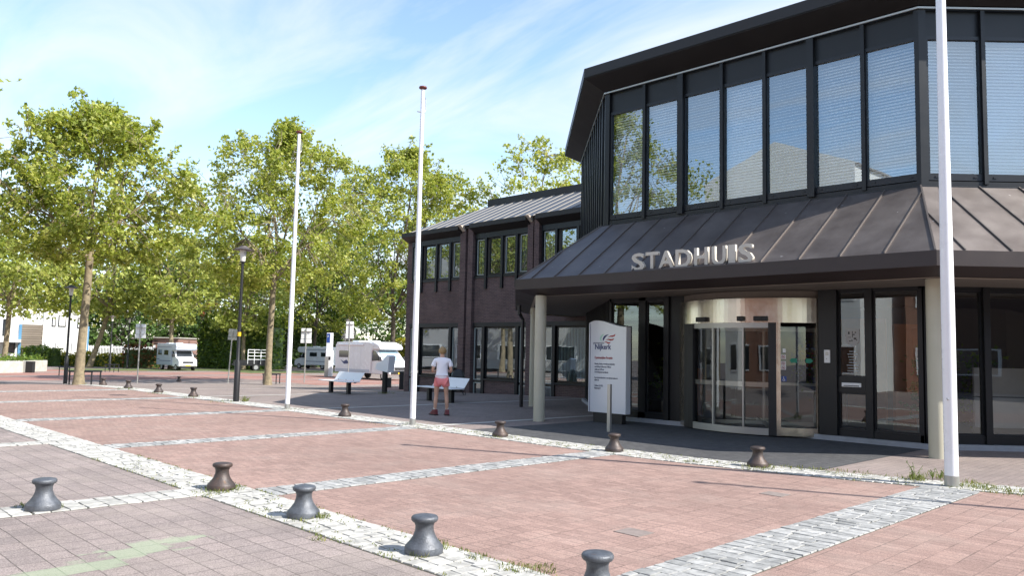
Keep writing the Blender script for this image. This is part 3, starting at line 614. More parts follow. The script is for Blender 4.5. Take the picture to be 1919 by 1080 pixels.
q.lathe([(.009, 0), (.009, .001)], 10, Matrix.Translation((-.006, .036, 0))); q.box(-.009, -.012, 0, -.002, .026, .001); q.box(-.004, .002, 0, .014, .008, .001); q.box(-.004, -.013, 0, .018, -.007, .001); q.box(.014, -.03, 0, .02, -.008, .001); q.box(.014, -.034, 0, .03, -.028, .001)
q.v = [tuple(RT(th(1469), 1.185, .022) @ Vector(v)) for v in q.v]; hb(q, 'pictogram', M['white'], rev)
for t0, sgn in ((th(1487), 1), (th(1517), -1)):   # green arrows on the side glass
    q = MB(); pts = [(-.075, 0), (-.03, .055), (-.03, .045), (.07, .045), (.07, -.045), (-.03, -.045), (-.03, -.055)]
    if sgn < 0: pts = [(-.06, .045), (.03, .045), (.075, 0), (.03, -.045), (-.06, -.045), (-.08, 0)]
    T = RT(t0, 1.56, .02); q.add([T @ Vector((x, y, 0)) for x, y in pts], [tuple(range(len(pts)))]); hb(q, 'arrow_sticker', M['green_ink'], rev)
for k in (th(1497), th(1501), th(1505)): rplate(k, k+.004, 1.555, 1.565, M['green_ink'], 'arrow_sticker')
# rotating wings of the door: crossed glass leaves
for a in (.6, 1.6+.57):
    q = MB(); d = Vector((cos(a), sin(a)))
    for z0, z1, w in ((.12, .2, .02), (2.2, 2.28, .02), (1.0, 1.06, .02)):
        p0 = P(0, 8.0-d.x*1.35, s_c-d.y*1.35, z0); p1 = P(0, 8.0+d.x*1.35, s_c+d.y*1.35, z0); n = (p1-p0).cross(Vector((0, 0, 1))).normalized()*w; hh_ = Vector((0, 0, z1-z0))
        q.hexa([p0-n, p1-n, p1+n, p0+n, p0-n+hh_, p1-n+hh_, p1+n+hh_, p0+n+hh_])
    hb(q, 'door_leaf', M['alu'], rev)
q = MB(); q.tube([P(0, 8.0, s_c, .11), P(0, 8.0, s_c, 2.3)], .04); hb(q, 'door_shaft', M['alu'], rev)
# door details on the fixed door
ms = MB(); ob(ms, 0, 8.84, 8.862, 2.14, 2.52, 1.07, 1.15); msl = hb(ms, 'letter_slot', M['white'], bevel=.006); q = MB(); ob(q, 0, 8.862, 8.866, 2.18, 2.48, 1.085, 1.10); hb(q, 'slot_opening', M['black'], msl)
ic = MB(); ob(ic, 0, 8.90, 8.925, 1.82, 1.94, 1.53, 1.79); icm = hb(ic, 'intercom', M['white'], bevel=.006); q = MB(); ob(q, 0, 8.925, 8.928, 1.85, 1.91, 1.68, 1.75); ob(q, 0, 8.925, 8.928, 1.86, 1.88, 1.60, 1.62); hb(q, 'intercom_panel', M['alu'], icm)
# frosted crest and opening hours on the door glass
q = MB(); T = FT(0, 8.785, 2.335, 2.05)
sh = [(-.13, .15), (.13, .15), (.13, -.05)]+[(.13*cos(a), -.05-.11*sin(a)) for a in [pi*k/10 for k in range(1, 10)]]+[(-.13, -.05)]
q.add([T @ Vector((x, y, 0)) for x, y in sh], [tuple(range(len(sh)-1, -1, -1))]); cr_ = hb(q, 'crest_sticker', M['greyrender'])
q = MB()
for (x, y, w, h) in ((-.0, .09, .012, .05), (.02, .05, .05, .02), (.06, .09, .03, .02), (-.06, -.005, .07, .008), (0, .02, .012, .05), (.05, -.03, .05, .03), (.08, -.06, .03, .015), (-.05, -.08, .03, .02), (-.01, -.07, .02, .03), (-.07, .08, .03, .05)):
    q.add([T @ Vector((x-w/2, y-h/2, .003)), T @ Vector((x+w/2, y-h/2, .003)), T @ Vector((x+w/2, y+h/2, .003)), T @ Vector((x-w/2, y+h/2, .003))], [(0, 1, 2, 3)])
hb(q, 'crest_charge', M['black'], cr_)
q = MB()
for k, w in enumerate((.14, .2, .18, .14, .16, .24, .2, .22)): ob(q, 0, 8.784, 8.787, 2.335-w/2, 2.335+w/2, 1.76-k*.055, 1.775-k*.055)
hb(q, 'lettering_lines', M['greyrender'])
# ------------------------------------------------------------------ brick wing
WX = 22.6
wing = empty('brick_wing', (WX, 24, 0), 0, 'two storey purple brick office wing with grey zinc roof and dark window bands', 'building')
WM = Matrix.Translation((-WX, -24, 0))
def wbld(mb, name, material, parent=None, **k): mb.v = [tuple(WM @ Vector(v)) for v in mb.v]; return mb.build(name, material, parent or wing, **k)
BAYS = [(29.62, 26.05), (25.2, 21.95), (21.3, 17.6)]
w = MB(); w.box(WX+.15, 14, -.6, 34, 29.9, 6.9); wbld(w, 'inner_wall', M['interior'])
w = MB(); w.box(WX, 29.62, -.6, WX+.16, 29.95, 6.9); w.box(WX+.16, 29.9, -.6, 34, 29.95, 6.9)
for a, b in ((26.05, 25.2), (21.95, 21.3), (17.6, 14)):
    c = (a+b)/2
    if b > 20: w.box(WX-.14, b+.02, -.6, WX+.16, b+.34, 6.95); w.box(WX-.14, a-.36, -.6, WX+.16, a, 6.95); w.box(WX+.05, b+.34, -.6, WX+.16, a-.36, 6.95)
    else: w.box(WX, b, -.6, WX+.16, a, 6.95)
for (a, b) in BAYS:
    L_ = a-b
    w.box(WX, b, 2.83, WX+.16, a, 4.72)
    w.box(WX+.02, a-L_*.80, -.6, WX+.16, a-L_*.22, .42); 
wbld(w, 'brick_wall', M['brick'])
dkp = MB()
for (a, b) in BAYS:
    dkp.box(WX-.04, b, 2.66, WX+.10, a, 2.83); dkp.box(WX-.02, b, 6.42, WX+.14, a, 6.9); dkp.box(WX-.05, b, 4.72, WX+.14, a, 4.82)
    L_ = a-b
    for u in (.225, .525, .79): dkp.box(WX-.09, a-L_*u-.06, 4.25, WX+.02, a-L_*u+.06, 6.42)
    for u in (.2, .815): dkp.box(WX-.05, a-L_*u-.08, -.55, WX+.12, a-L_*u+.08, 2.66)
    dkp.box(WX-.04, a-L_*.8, .42, WX+.1, a-L_*.22, .5)
    dkp.box(WX-.0, b, 4.82, WX+.13, b+.06, 6.42); dkp.box(WX, a-.06, 4.82, WX+.13, a, 6.42)
wbld(dkp, 'window_band', M['frame'])
for bi, (a, b) in enumerate(BAYS):
    L_ = a-b
    spec = [(.03, .19, 4.86, 6.38, 1), (.27, .485, 4.86, 6.38, 2 if bi == 0 else 0), (.565, .755, 4.86, 6.38, 0), (.83, .975, 4.86, 6.38, 1), (.01, .165, .42, 2.62, 0), (.01, .165, -.35, .32, 0), (.235, .785, .54, 2.62, 3 if bi == 2 else 0), (.85, .99, .42, 2.62, 0), (.85, .99, -.35, .32, 0)]
    for (u0, u1, z0, z1, k) in spec:
        y0, y1 = a-L_*u1, a-L_*u0; f = MB(); t = .035
        for q_ in ((y0, z0, y0+t, z1), (y1-t, z0, y1, z1), (y0+t, z0, y1-t, z0+t), (y0+t, z1-t, y1-t, z1)): f.box(WX+.03, q_[0], q_[1], WX+.08, q_[2], q_[3])
        fr = wbld(f, 'window', M['paleframe'] if (u1-u0) < .2 else M['frame'])
        q = MB(); q.quad((WX+.055, y0+t, z0+t), (WX+.055, y0+t, z1-t), (WX+.055, y1-t, z1-t), (WX+.055, y1-t, z0+t)); wbld(q, 'pane', M['glass_wing'], fr)
        if k:
            q = MB(); n = int((y1-y0)/.08)
            for j in range(n):
                ya = y0+.03+(y1-y0-.06)*j/n; yb = y0+.03+(y1-y0-.06)*(j+.62)/n; dd_ = .03 if j % 2 else 0
                q.quad((WX+.10+dd_, ya, z0+.05), (WX+.10+dd_, ya, z1-.05), (WX+.12, yb, z1-.05), (WX+.12, yb, z0+.05))
            wbld(q, 'curtain', M['curtain'], fr)
# roof of the wing
RXr, RZr = 25.7, 8.62
q = MB(); e0, e1 = WX-.28, 7.02
q.quad((e0, 30.15, e1), (RXr, 27.6, RZr), (RXr, 14, RZr), (e0, 14, e1)); q.quad((e0, 30.15, e1), (34, 30.15, e1), (31.5, 27.6, RZr), (RXr, 27.6, RZr)); q.quad((RXr, 27.6, RZr), (31.5, 27.6, RZr), (31.5, 14, RZr), (RXr, 14, RZr))
wbld(q, 'zinc_roof', M['wingroof'])
q = MB(); y = 29.6
while y > 14:
    t = 1 if y < 27.6 else (30.15-y)/2.55
    xa, za = e0, e1; xb, zb = e0+(RXr-e0)*t, e1+(RZr-e1)*t
    q.hexa([(xa, y-.01, za), (xb, y-.01, zb), (xb, y+.01, zb), (xa, y+.01, za), (xa, y-.008, za+.03), (xb, y-.008, zb+.03), (xb, y+.008, zb+.03), (xa, y+.008, za+.03)]); y -= .62
wbld(q, 'roof_seams', M['wingseam'])
q = MB(); q.box(RXr-.1, 14, RZr-.05, RXr+.15, 27.75, RZr+.28); wbld(q, 'ridge_cap', M['fascia'])
q = MB()
for (a, b) in BAYS:
    a2 = a+.35 if a > 29 else a+.0
    q.prism([(e0-.12, 6.86), (e0-.12, 7.05), (e0+.05, 7.07), (WX+.02, 7.07), (WX+.02, 6.62)], b-.12, a2)
q.box(e0+.1, 14, 6.9, WX+.1, 30.1, 7.0)
wbld(q, 'gutter', M['fascia'])
q = MB()
for y in (25.86, 21.8): q.prism([(e0-.16, 7.05), (e0+.12, 6.8), (e0+.2, 7.02)], y-.14, y+.06)
wbld(q, 'gutter_end', M['beige'])

# ------------------------------------------------------------------ street furniture
def bollard(rust):
    prof = [(.152, 0), (.152, .045), (.146, .055), (.118, .085), (.090, .125), (.074, .17), (.072, .205), (.080, .228), (.086, .235), (.098, .240), (.106, .252), (.107, .268), (.098, .281), (.07, .288), (.02, .291)]
    m = MB(); m.lathe(prof, 40); return m.build('mooring_bollard', M['iron_rust'] if rust else M['iron'], smooth=True)
bgi, bru = None, None
BL = [((414, 920), 1, 'rusty brown iron bollard where the two pale sett strips cross, grass at its foot'),
 ((568, 972), 0, 'grey iron bollard just right of the strip crossing, with dry tuft beside it'),
 ((794, 1040), 0, 'grey iron bollard standing alone in the foreground, whole and nearest the camera'),
 ((1119, 1125), 0, 'grey iron bollard cut by the bottom edge of the photo, only its head in view'),
 ((80, 958), 0, 'grey iron bollard on the short pale strip at far left foreground'),
 ((1420, 877), 1, 'brown iron bollard in front of the revolving door, grass at its foot'),
 ((1151, 848), 1, 'brown iron bollard just in front of the silver post and white sign'),
 ((937, 820), 1, 'brown iron bollard left of the first canopy column'),
 ((646, 782), 1, 'brown iron bollard between the two left flagpoles'),
 ((362, 745), 1, 'small brown bollard nearest left of the black lamp post'),
 ((297, 737), 1, 'small brown bollard second to the left of the black lamp post'),
 ((240, 729), 1, 'small brown bollard third to the left of the black lamp post'),
 ((193, 723), 1, 'tiny distant bollard nearest the big left plane tree trunk'),
 ((335, 716), 1, 'tiny dark bollard in the tree shade behind the others')]
for (p, rust, lab) in BL:
    src = bru if rust else bgi
    if src is None:
        o = bollard(rust)
        if rust: bru = o
        else: bgi = o
    else: o = src.copy(); COL.objects.link(o)
    q = G(*p); o.location = (q.x, q.y, q.z+.018); o.rotation_euler.z = random.uniform(0, 6); o.rotation_euler.x = radians(1.5) if p[0] == 414 else 0
    tag(o, lab, 'bollard', 'low cast iron bollards along the sett strips')
def flagpole(x, y, h, lab, lean=(0, 0), r=(.062, .04)):
    e = empty('flagpole', (x, y, .01), 0, lab, 'flagpole', 'white flagpoles beside the plaza'); e.rotation_euler = (lean[0], lean[1], 0)
    m = MB(); m.lathe([(r[0], .12), (r[0], h*.3), (r[0]*.82, h*.6), (r[1], h-.1)], 20); m.build('pole', M['polewhite'], e, smooth=True)
    m = MB(); m.lathe([(r[0]+.006, 0), (r[0]+.006, .14)], 20); m.build('base_sleeve', M['alu'], e, smooth=True)
    m = MB(); m.lathe([(.03, h-.1), (.085, h-.07), (.09, h-.05), (.08, h-.03), (.02, h-.015)], 20); m.build('cap', M['dkred'], e, smooth=True)
    m = MB(); m.tube([(r[0]*.9, 0, 1.1), (r[0]+.03, 0, 1.12), (r[0]+.03, 0, 1.16)], .01, 6); m.tube([(-r[0]*.9, 0, 1.1), (-r[0]-.03, 0, 1.12)], .01, 6); m.build('cleat', M['alu'], e)
    m = MB(); m.tube([(.05, 0, h-.25), (.09, 0, h-.3), (.09, 0, h-.55), (.05, 0, h-.6)], .008, 6); m.tube([(-.13, 0, h-.62), (.07, 0, h-.6)], .012, 6); m.build('halyard_guide', M['alu'], e); return e
flagpole(10.5, 18.87, 7.4, 'white flagpole farthest away, left of the other two, in front of the middle plane tree')
flagpole(10.57, 13.66, 7.45, 'white flagpole in the middle, in front of the brick wing end')
flagpole(11.30, 3.36, 7.6, 'thick white flagpole nearest the camera, crossing the canopy corner at right', r=(.082, .055))
flagpole(11.9, -1.85, 7.5, 'white flagpole beyond the right edge whose thin shadow crosses the red paving')
def lamp(p, h, lab, extra=0, sc=1):
    q = G(*p); e = empty('street_lamp', (q.x, q.y, q.z+.005), 0, lab, 'street lamp', 'black street lamps with flat hats')
    m = MB(); m.lathe([(.085, 0), (.085, 1.15), (.05, 1.22), (.048, h*.5), (.038, h-.52), (.07, h-.5), (.07, h-.46)], 16); m.build('post', M['black'], e, smooth=True)
    m = MB(); m.lathe([(.07, h-.46), (.10, h-.12)], 20); m.build('lamp_glass', M['lampglass'], e, smooth=True)
    m = MB(); m.lathe([(.28, h-.13), (.285, h-.115), (.12, h-.05), (.10, h-.01), (.02, h)], 28); m.build('lamp_hat', M['lamphat'], e, smooth=True)
    if extra: m = MB(); m.lathe([(.052, 1.9), (.052, 2.02)], 12); m.build('sticker_band', M['yellow'], e)
    return e
lamp((442, 754), 4.56, 'tall black street lamp at the edge of the plaza left of the white flagpole', 1)
lamp((122, 720), 4.4, 'black street lamp beside the big left plane tree trunk')
lamp((205, 694), 4.4, 'distant street lamp in front of the white bar fence')
lamp((238, 692), 4.4, 'farthest street lamp, right one before the bar fence')
l5 = lamp((648, 705), 4.45, 'street lamp in front of the big white motorhome, under dark trees')
CAMZ = Matrix.Rotation(YAW-pi/2, 4, 'Z')
def signpost(p, htop, w, h, lab, lean=0, m1='alu'):
    q = G(*p); e = empty('sign_post', (q.x, q.y, q.z+.005), YAW-pi/2+random.uniform(-.2, .2), lab, 'road sign', 'backs of road signs on posts'); e.rotation_euler.y = lean
    m = MB(); m.tube([(0, 0, 0), (0, 0, htop)], .035, 10); m.build('pole', M['alu'], e, smooth=True)
    m = MB(); m.box(-w/2, .035, htop-h, w/2, .05, htop); m.build('panel', M[m1], e, bevel=.01)
    m = MB(); m.box(-w/2-.02, .035, htop-h-.02-h*.35, w/2+.02, .05, htop-h-.02); m.build('lower_panel', M[m1], e, bevel=.01)
    m = MB(); m.box(-w/2, -.04, htop-.2, w/2, -.02+.055, htop-.17); m.build('bracket', M['alu'], e)
signpost((257, 719), 3.2, .6, .55, 'back of a pale sign panel on a post left of the small bollards', 0, 'white')
signpost((427, 719), 3.1, .5, .45, 'leaning grey sign back just left of the near black street lamp', radians(2.5))
signpost((570, 718), 3.3, .62, .65, 'back of a double white sign just right of the farthest flagpole', 0, 'white')
signpost((652, 712), 4.0, .5, .85, 'sign panel in front of the roof of the big motorhome', 0, 'white')
def bench(a, rz, lab):
    e = empty('metal_bench', a, rz, lab, 'bench', 'white metal benches on the plaza')
    m = MB(); m.box(-1.15, -.25, .42, 1.05, .25, .45); m.build('seat', M['white'], e, bevel=.01)
    m = MB(); m.hexa([(-.8, .22, .46), (1.05, .22, .46), (1.05, .24, .46), (-.8, .24, .46), (-.8, .42, .76), (1.05, .42, .76), (1.05, .44, .76), (-.8, .44, .76)]); m.build('backrest', M['white'], e, bevel=.008)
    for x in (-.6, .7): m = MB(); m.box(x-.07, -.06, 0, x+.07, .06, .42); m.build('leg', M['black'], e)
    m = MB()
    for x in (-.45, .1, .65): m.box(x-.004, .2, .462, x+.004, .225, .5)
    for x in (-.6, .7): m.box(x-.02, .2, .38, x+.02, .3, .43)
    m.build('bracket', M['alu'], e)
bench(Vector((15.95, 25.0, zg(16, 25)+.006)), radians(-94), 'white metal bench standing alone in front of the big motorhome')
bench(Vector((16.2, 19.6, .006)), radians(-97), 'white metal bench behind the person, beside the brick wing')
q = G(720, 738)
e = empty('info_lectern', q, radians(-80), 'white angular information lectern on a black post beside the bench', 'lectern')
m = MB(); m.prism([(-.34, .88), (.18, .80), (.30, .78), (.36, 1.38), (.25, 1.42), (-.02, 1.2), (-.30, 1.1)], -.17, .17); m.build('panel', M['white'], e, bevel=.012)
m = MB(); m.box(-.07, -.06, 0, .09, .06, .86); m.build('post', M['black'], e)
for p, h, lab in (((752, 731), .95, 'square black post at the corner of the brick wing'), ((729, 727), .55, 'short black post right behind the info lectern')):
    q = G(*p); m = MB(); m.box(-.12, -.1, 0, .12, .1, h); o = m.build('black_post', M['black'], bevel=.01); o.location = q; o.rotation_euler.z = -.7; tag(o, lab, 'post')
q = G(616, 706); e = empty('ticket_machine', q, radians(-45), 'white and grey parking ticket machine column with blue sign on top', 'parking machine')
m = MB(); m.box(-.26, -.18, 0, .26, .18, 1.95); m.build('cabinet', M['white'], e, bevel=.03)
m = MB(); m.box(-.3, -.2, 0, -.02, -.181, 1.5); m.build('side_panel', M['alu'], e)
m = MB(); m.box(-.26, -.05, 1.95, .22, .05, 3.3); m.build('sign_column', M['white'], e, bevel=.01)
m = MB(); m.box(-.24, -.062, 2.55, .0, -.051, 3.25); sp = m.build('blue_sign', M['blue'], e); text('P', .2, M['white'], 'lettering', e, Matrix.Translation((-.2, -.066, 2.95)) @ Matrix.Rotation(pi/2, 4, 'X'), .002)
m = MB(); m.box(-.12, -.195, 1.25, .12, -.181, 1.5); m.build('screen', M['black'], e)
def guard(p, w, lab, rz=None):
    q = G(*p); e = empty('tree_guard', q, YAW-pi/2 if rz is None else rz, lab, 'tree guard', 'black tree guard rails')
    m = MB(); m.tube([(-w/2, 0, .55), (w/2, 0, .55)], .035, 8); m.tube([(-w/2, .7, .55), (w/2, .7, .55)], .035, 8); m.build('rail', M['black'], e)
    for x in (-w/2+.05, w/2-.05):
        for y in (0, .7): m = MB(); m.tube([(x, y, 0), (x, y, .55)], .03, 8); m.build('leg', M['black'], e)
guard((150, 722), 1.0, 'black guard rail at the foot of the big left plane tree')
guard((505, 720), .85, 'black guard rail around the middle plane tree trunk')
guard((205, 698), .75, 'distant black guard rail beneath the street lamp')
guard((120, 705), .75, 'black guard rail left of the big plane tree trunk')
guard((324, 693), .9, 'small black guard rail in front of the left motorhome')
# silver post and entrance sign
m = MB(); m.box(-.03, -.04, 0, .03, .04, .98); o = m.build('steel_post', M['alu'], bevel=.004); o.location = (13.15, 10.38, .004); tag(o, 'square silver post in front of the white entrance sign', 'post')
SX = 14.75
a = OX(1102, 785, SX); b = OX(1172, 792, SX)
sgn = empty('entrance_sign', (SX, (a.y+b.y)/2, 0), 0, 'tall white municipal sign with wavy top beside the entrance', 'sign')
hw = (a.y-b.y)/2; zb = .24; zl, zr = OX(1102, 606, SX).z, OX(1172, 613, SX).z; zm = OX(1117, 601, SX).z
SM = lambda x, z, d=0: Vector((-d, -x, z))
top = []
for k in range(17):
    u = k/16; x = -hw+2*hw*u
    z = zr+(zm-zr)*(.5+.5*cos(pi*min(1, max(0, (u-.18)/.82)))) if u > .18 else zl+(zm-zl)*sin(pi/2*u/.18)
    top.append((x, z))
pl_ = [(hw, zb), (-hw, zb)]+top
def sprism(pts, d0, d1, name, mt, parent=sgn, **k):
    m = MB(); n = len(pts); m.add([SM(x, z, d1) for x, z in pts]+[SM(x, z, d0) for x, z in pts], [tuple(range(n-1, -1, -1)), tuple(range(n, 2*n))]+[(i, (i+1) % n, (i+1) % n+n, i+n) for i in range(n)]); return m.build(name, mt, parent, **k)
sprism(pl_, -.18, .0, 'panel', M['signwhite'])
sprism([(x*1.0+.012, z+.02) for x, z in pl_[2:]]+[(hw+.03, zb), (hw+.012, zb), ]+[], -.2, -.18, 'edge_trim', M['black'])
sprism([(-hw+.035, zb+.01), (-hw+.05, zb+.01), (-hw+.05, zl), (-hw+.035, zl-.01)], .0, .003, 'blue_stripe', M['navy'])
m = MB(); m.box(.02, -hw*.8, 0, .16, hw*.75, zb); m.build('base', M['black'], sgn)
def stext(s, x, z, size, mt, bold=0, sp=1.0, nm='lettering', sxx=1):
    T = Matrix(((0, 0, -1, 0), (-1, 0, 0, 0), (0, 1, 0, 0), (0, 0, 0, 1))); T = Matrix.Translation(SM(x, z, .0035)) @ T @ Matrix.Diagonal((sxx, 1, 1, 1)); text(s, size, mt, nm, sgn, T, .001, bold, 'LEFT', sp)
def sx_(px): return (OX(px, 640, SX).y*-1+(a.y+b.y)/2)
def sz_(py): return OX(1130, py, SX).z
stext('gemeente', sx_(1112), sz_(645), .085, M['text'])
stext('Nijkerk', sx_(1115), sz_(655), .175, M['navy'], .004, 1, 'lettering', .9)
stext('Openingstijden Receptie', sx_(1115), sz_(673), .082, M['red_ink'], .0015, 1, 'lettering', .66)
for t, y in (('Maandag, dinsdag, woensdag en donderdag', 684), ('van 8.30 tot 12.30 en tot 17.00 uur', 689.5), ('vrijdag tot 12.30 uur', 694.5), ('Donderdagavond op afspraak', 699.5), ('Voor burgerzaken kunt u een afspraak maken via', 710), ('nijkerk.eu', 714.5), ('Telefoon (14 033)', 725), ('Kolkstraat 27', 730)):
    stext(t, sx_(1115), sz_(y), .056, M['text'], .001, 1, 'lettering', .62)
# emblem: green and blue arcs with three red wavy bars
def swoosh(pts, name, mt): sprism([(sx_(x), OX(x, y, SX).z) for x, y in pts], .0, .0045, name, mt)
swoosh([(1127, 641), (1124, 636), (1125, 631), (1129, 627), (1133, 626.5), (1129, 630), (1127, 634)], 'emblem', M['lightgreen'])
swoosh([(1130, 640), (1129.5, 635), (1132, 630.5), (1136, 628), (1141, 627), (1136, 631), (1133, 635)], 'emblem', M['navy'])
swoosh([(1139, 632.5), (1144, 629.5), (1149, 628.7), (1153.5, 626.5), (1152, 630.5), (1148, 632), (1144, 631.8)], 'emblem', M['red_ink'])
swoosh([(1135, 637.5), (1140, 635.3), (1146, 636), (1151, 634.8), (1149, 638), (1144, 639), (1140, 637.5)], 'emblem', M['red_ink'])
swoosh([(1132, 642), (1136, 640.3), (1140, 642), (1145, 641.8), (1142, 644.5), (1139, 644.3), (1136, 642.3)], 'emblem', M['red_ink'])

# ------------------------------------------------------------------ trees and greenery
def crown_prof(t, sh=0):
    tab = (((0, .5), (.12, .82), (.3, 1), (.6, .98), (.78, .84), (.9, .5), (1, .14)), ((0, .45), (.15, .85), (.35, 1), (.55, .94), (.72, .68), (.88, .36), (1, .10)), ((0, .5), (.12, .9), (.3, 1), (.5, 1), (.68, .86), (.8, .62), (.9, .36), (1, .08)))[sh]
    t = min(1, max(0, t))
    for (a, x), (b, y) in zip(tab, tab[1:]):
        if t <= b: return x+(y-x)*(t-a)/(b-a)
    return 0.1
def tree(base, H, zc, R, seed, nclus, per, leaf, lab, bark='bark', lm='leaf', tr=.2, lean=(0, 0), group=None, cr_r=.75, low=0, cen=(0, 0), nm='plane_tree', limbs=7, sh=0, gap=.16):
    rnd = random.Random(seed); e = empty(nm, base, 0, lab, 'tree', group)
    wood = MB(); cx, cy = cen
    topz = H*.93; fork = zc+.3
    trunk = [Vector((lean[0]*t+.06*sin(seed+t*3), lean[1]*t, t*fork)) for t in (0, .06, .2, .45, .7, 1)]
    wood.tube([trunk[0]-Vector((0, 0, .1))]+trunk[1:], [tr*1.5, tr*1.15, tr, tr*.9, tr*.85, tr*.8], 12)
    nodes = [(trunk[-1], tr*.6)]
    def branch(p, d, L_, r, depth):
        pts = [p.copy()]; rr = [r]; k = 5
        for i in range(k):
            d = (d+Vector((rnd.uniform(-.22, .22), rnd.uniform(-.22, .22), rnd.uniform(-.02, .2)))).normalized(); p = p+d*(L_/k)
            tt_ = (p.z-zc)/(H-zc); rr_ = R*crown_prof(tt_, sh)*.92; hx = Vector((p.x-cx*max(0, tt_), p.y-cy*max(0, tt_)))
            if p.z > H*.97 or (p.z > zc and hx.length > rr_): break
            pts.append(p.copy()); rr.append(r*(1-.75*(i+1)/k))
            nodes.append((p.copy(), rr[-1]))
            if depth > 0 and i >= 1:
                a = rnd.uniform(0, 6.28); dd = (d*.6+Vector((cos(a), sin(a), rnd.uniform(-.1, .5)))*.8).normalized(); branch(p, dd, L_*rnd.uniform(.4, .6), rr[-1]*.6, depth-1)
        if len(pts) > 1: wood.tube(pts, rr[:len(pts)], 7 if depth else 5)
    f0 = trunk[-1]
    branch(f0, Vector((cx/H, cy/H, 1)).normalized(), (H-fork)*.9, tr*.62, 2)
    for i in range(limbs):
        a = i*6.283/limbs+rnd.uniform(-.3, .3); el = rnd.uniform(.35, 1.1); d = Vector((cos(a)*cos(el), sin(a)*cos(el), sin(el)))
        L_ = min(R*.85/max(.3, cos(el)), (H-fork)*.7); branch(f0+Vector((0, 0, rnd.uniform(-.4, (H-fork)*.12))), d, L_, tr*.42, 2)
    lv = MB(); cl = []; small = set()
    tries = 0
    while len(cl) < nclus and tries < nclus*40:
        tries += 1
        t = rnd.random()**.9; z = zc*(1-low)+(H-zc*(1-low))*t; a = rnd.uniform(0, 6.283)
        rmax = R*crown_prof(t, sh)*(1+.62*noise.noise(Vector((cos(a)*2.0+seed, sin(a)*2.0, z*.6)))); rmax *= rnd.choice((1, 1, 1.07))
        r = rmax*rnd.uniform(.12, 1)**.5
        p = Vector((cx*t+r*cos(a), cy*t+r*sin(a), z))
        if noise.noise(p*.62+Vector((seed, 0, 0))) < -.13+gap*(p.z-zc)/(H-zc): continue
        cl.append(p)
    for k in range(int(nclus*.05)):   # shoots that break the outline
        a = rnd.uniform(0, 6.283); t = rnd.uniform(.45, .97); rr_ = R*crown_prof(t, sh)*rnd.uniform(.75, 1.0); b0 = Vector((cx*t+rr_*cos(a), cy*t+rr_*sin(a), zc+(H-zc)*t)); dr = Vector((cos(a)*.5, sin(a)*.5, 1)).normalized()
        for j in range(3): cl.append(b0+dr*(.38*j*cr_r/.62)); small.add(len(cl)-1)
    for ci, p in enumerate(cl):
        nn = min(nodes, key=lambda q: (q[0]-p).length_squared)
        mid = (nn[0]+p)/2+Vector((rnd.uniform(-.2, .2), rnd.uniform(-.2, .2), rnd.uniform(-.1, .25)))
        wood.tube([nn[0], mid, p], [min(nn[1], .04), .018, .008], 4)
        s = cr_r*(rnd.uniform(.55, 1.3) if ci not in small else .48)
        for k in range(int(per*rnd.uniform(.6, 1.3)*(.45 if ci in small else 1))):
            q = Vector((rnd.gauss(0, .42), rnd.gauss(0, .42), rnd.gauss(0, .30)))*s; q = q*min(1, 1.05*s/max(.01, q.length)); leafverts(lv, p+q, leaf, rnd)
    wood.build('trunk', M[bark], e, smooth=True); lv.build('crown', M[lm], e); return e
PG = 'plane trees around the square'
def T(px, py, ytop, xl, xr, ycr, seed, nclus, per, leaf, lab, **k):
    q = G(px, py); d = (Vector((q.x, q.y, 0))).dot(Vector((fw.x, fw.y, 0)).normalized()); sc = d/1487
    yh = 0
    H = (py-ytop)*sc; zc = (py-ycr)*sc; R = (xr-xl)/2*sc; off = ((xl+xr)/2-px-(py-(ytop+ycr)/2)*.035)*sc
    rr = Vector((rt.x, rt.y)).normalized(); cen = (rr.x*off, rr.y*off)
    return tree(q, H, zc, R, seed, nclus, per, leaf, lab, cen=cen, **k)
T(150, 722, 196, -8, 346, 482, 11, 500, 46, .18, 'large plane tree at left with mottled trunk and full crown above the plaza', group=PG, tr=.175, lean=(.0, .0), low=.02, sh=2, cr_r=.62)
T(503, 722, 228, 352, 688, 526, 23, 480, 48, .19, 'large plane tree in the middle behind the farthest flagpole', group=PG, tr=.185, low=.08, sh=1, cr_r=.62)
T(733, 700, 270, 590, 920, 600, 31, 520, 44, .27, 'big plane tree behind the brick wing end and the big motorhome', group=PG, tr=.24, bark='bark_dark', cr_r=.95, sh=1)
T(1010, 705, 262, 895, 1150, 560, 47, 260, 32, .30, 'plane tree rising behind the zinc roof of the brick wing', group=PG, cr_r=.95)
T(830, 700, 330, 730, 960, 560, 48, 240, 32, .30, 'plane tree behind the roof, half hidden by the middle flagpole', group=PG, cr_r=.95)
T(8, 690, 452, -95, 116, 585, 5, 170, 24, .36, 'low plane tree at the left edge in front of the white building', group=PG, lm='leaf2', cr_r=1.1, tr=.22)
T(167, 690, 470, 110, 290, 590, 6, 160, 24, .36, 'leaning plane tree behind the trunk of the big left tree', group=PG, lm='leaf2', cr_r=1.1, tr=.22, lean=(1.0, -.8))
T(318, 693, 430, 250, 398, 604, 8, 190, 26, .34, 'young plane tree in front of the left motorhome', group=PG, lm='leaf2', cr_r=1.05)
T(455, 693, 440, 378, 530, 622, 9, 180, 26, .34, 'plane tree in front of the trailer right of the left motorhome', group=PG, lm='leaf2', cr_r=1.05)
T(588, 690, 420, 520, 680, 620, 10, 240, 28, .34, 'dark trunked tree just right of the farthest flagpole', group=PG, bark='bark_dark', cr_r=1.05)
T(655, 690, 420, 590, 740, 610, 12, 260, 28, .32, 'shaded tree behind the street lamp and big motorhome', group=PG, lm='leaf_shrub', bark='bark_dark', cr_r=1.05)
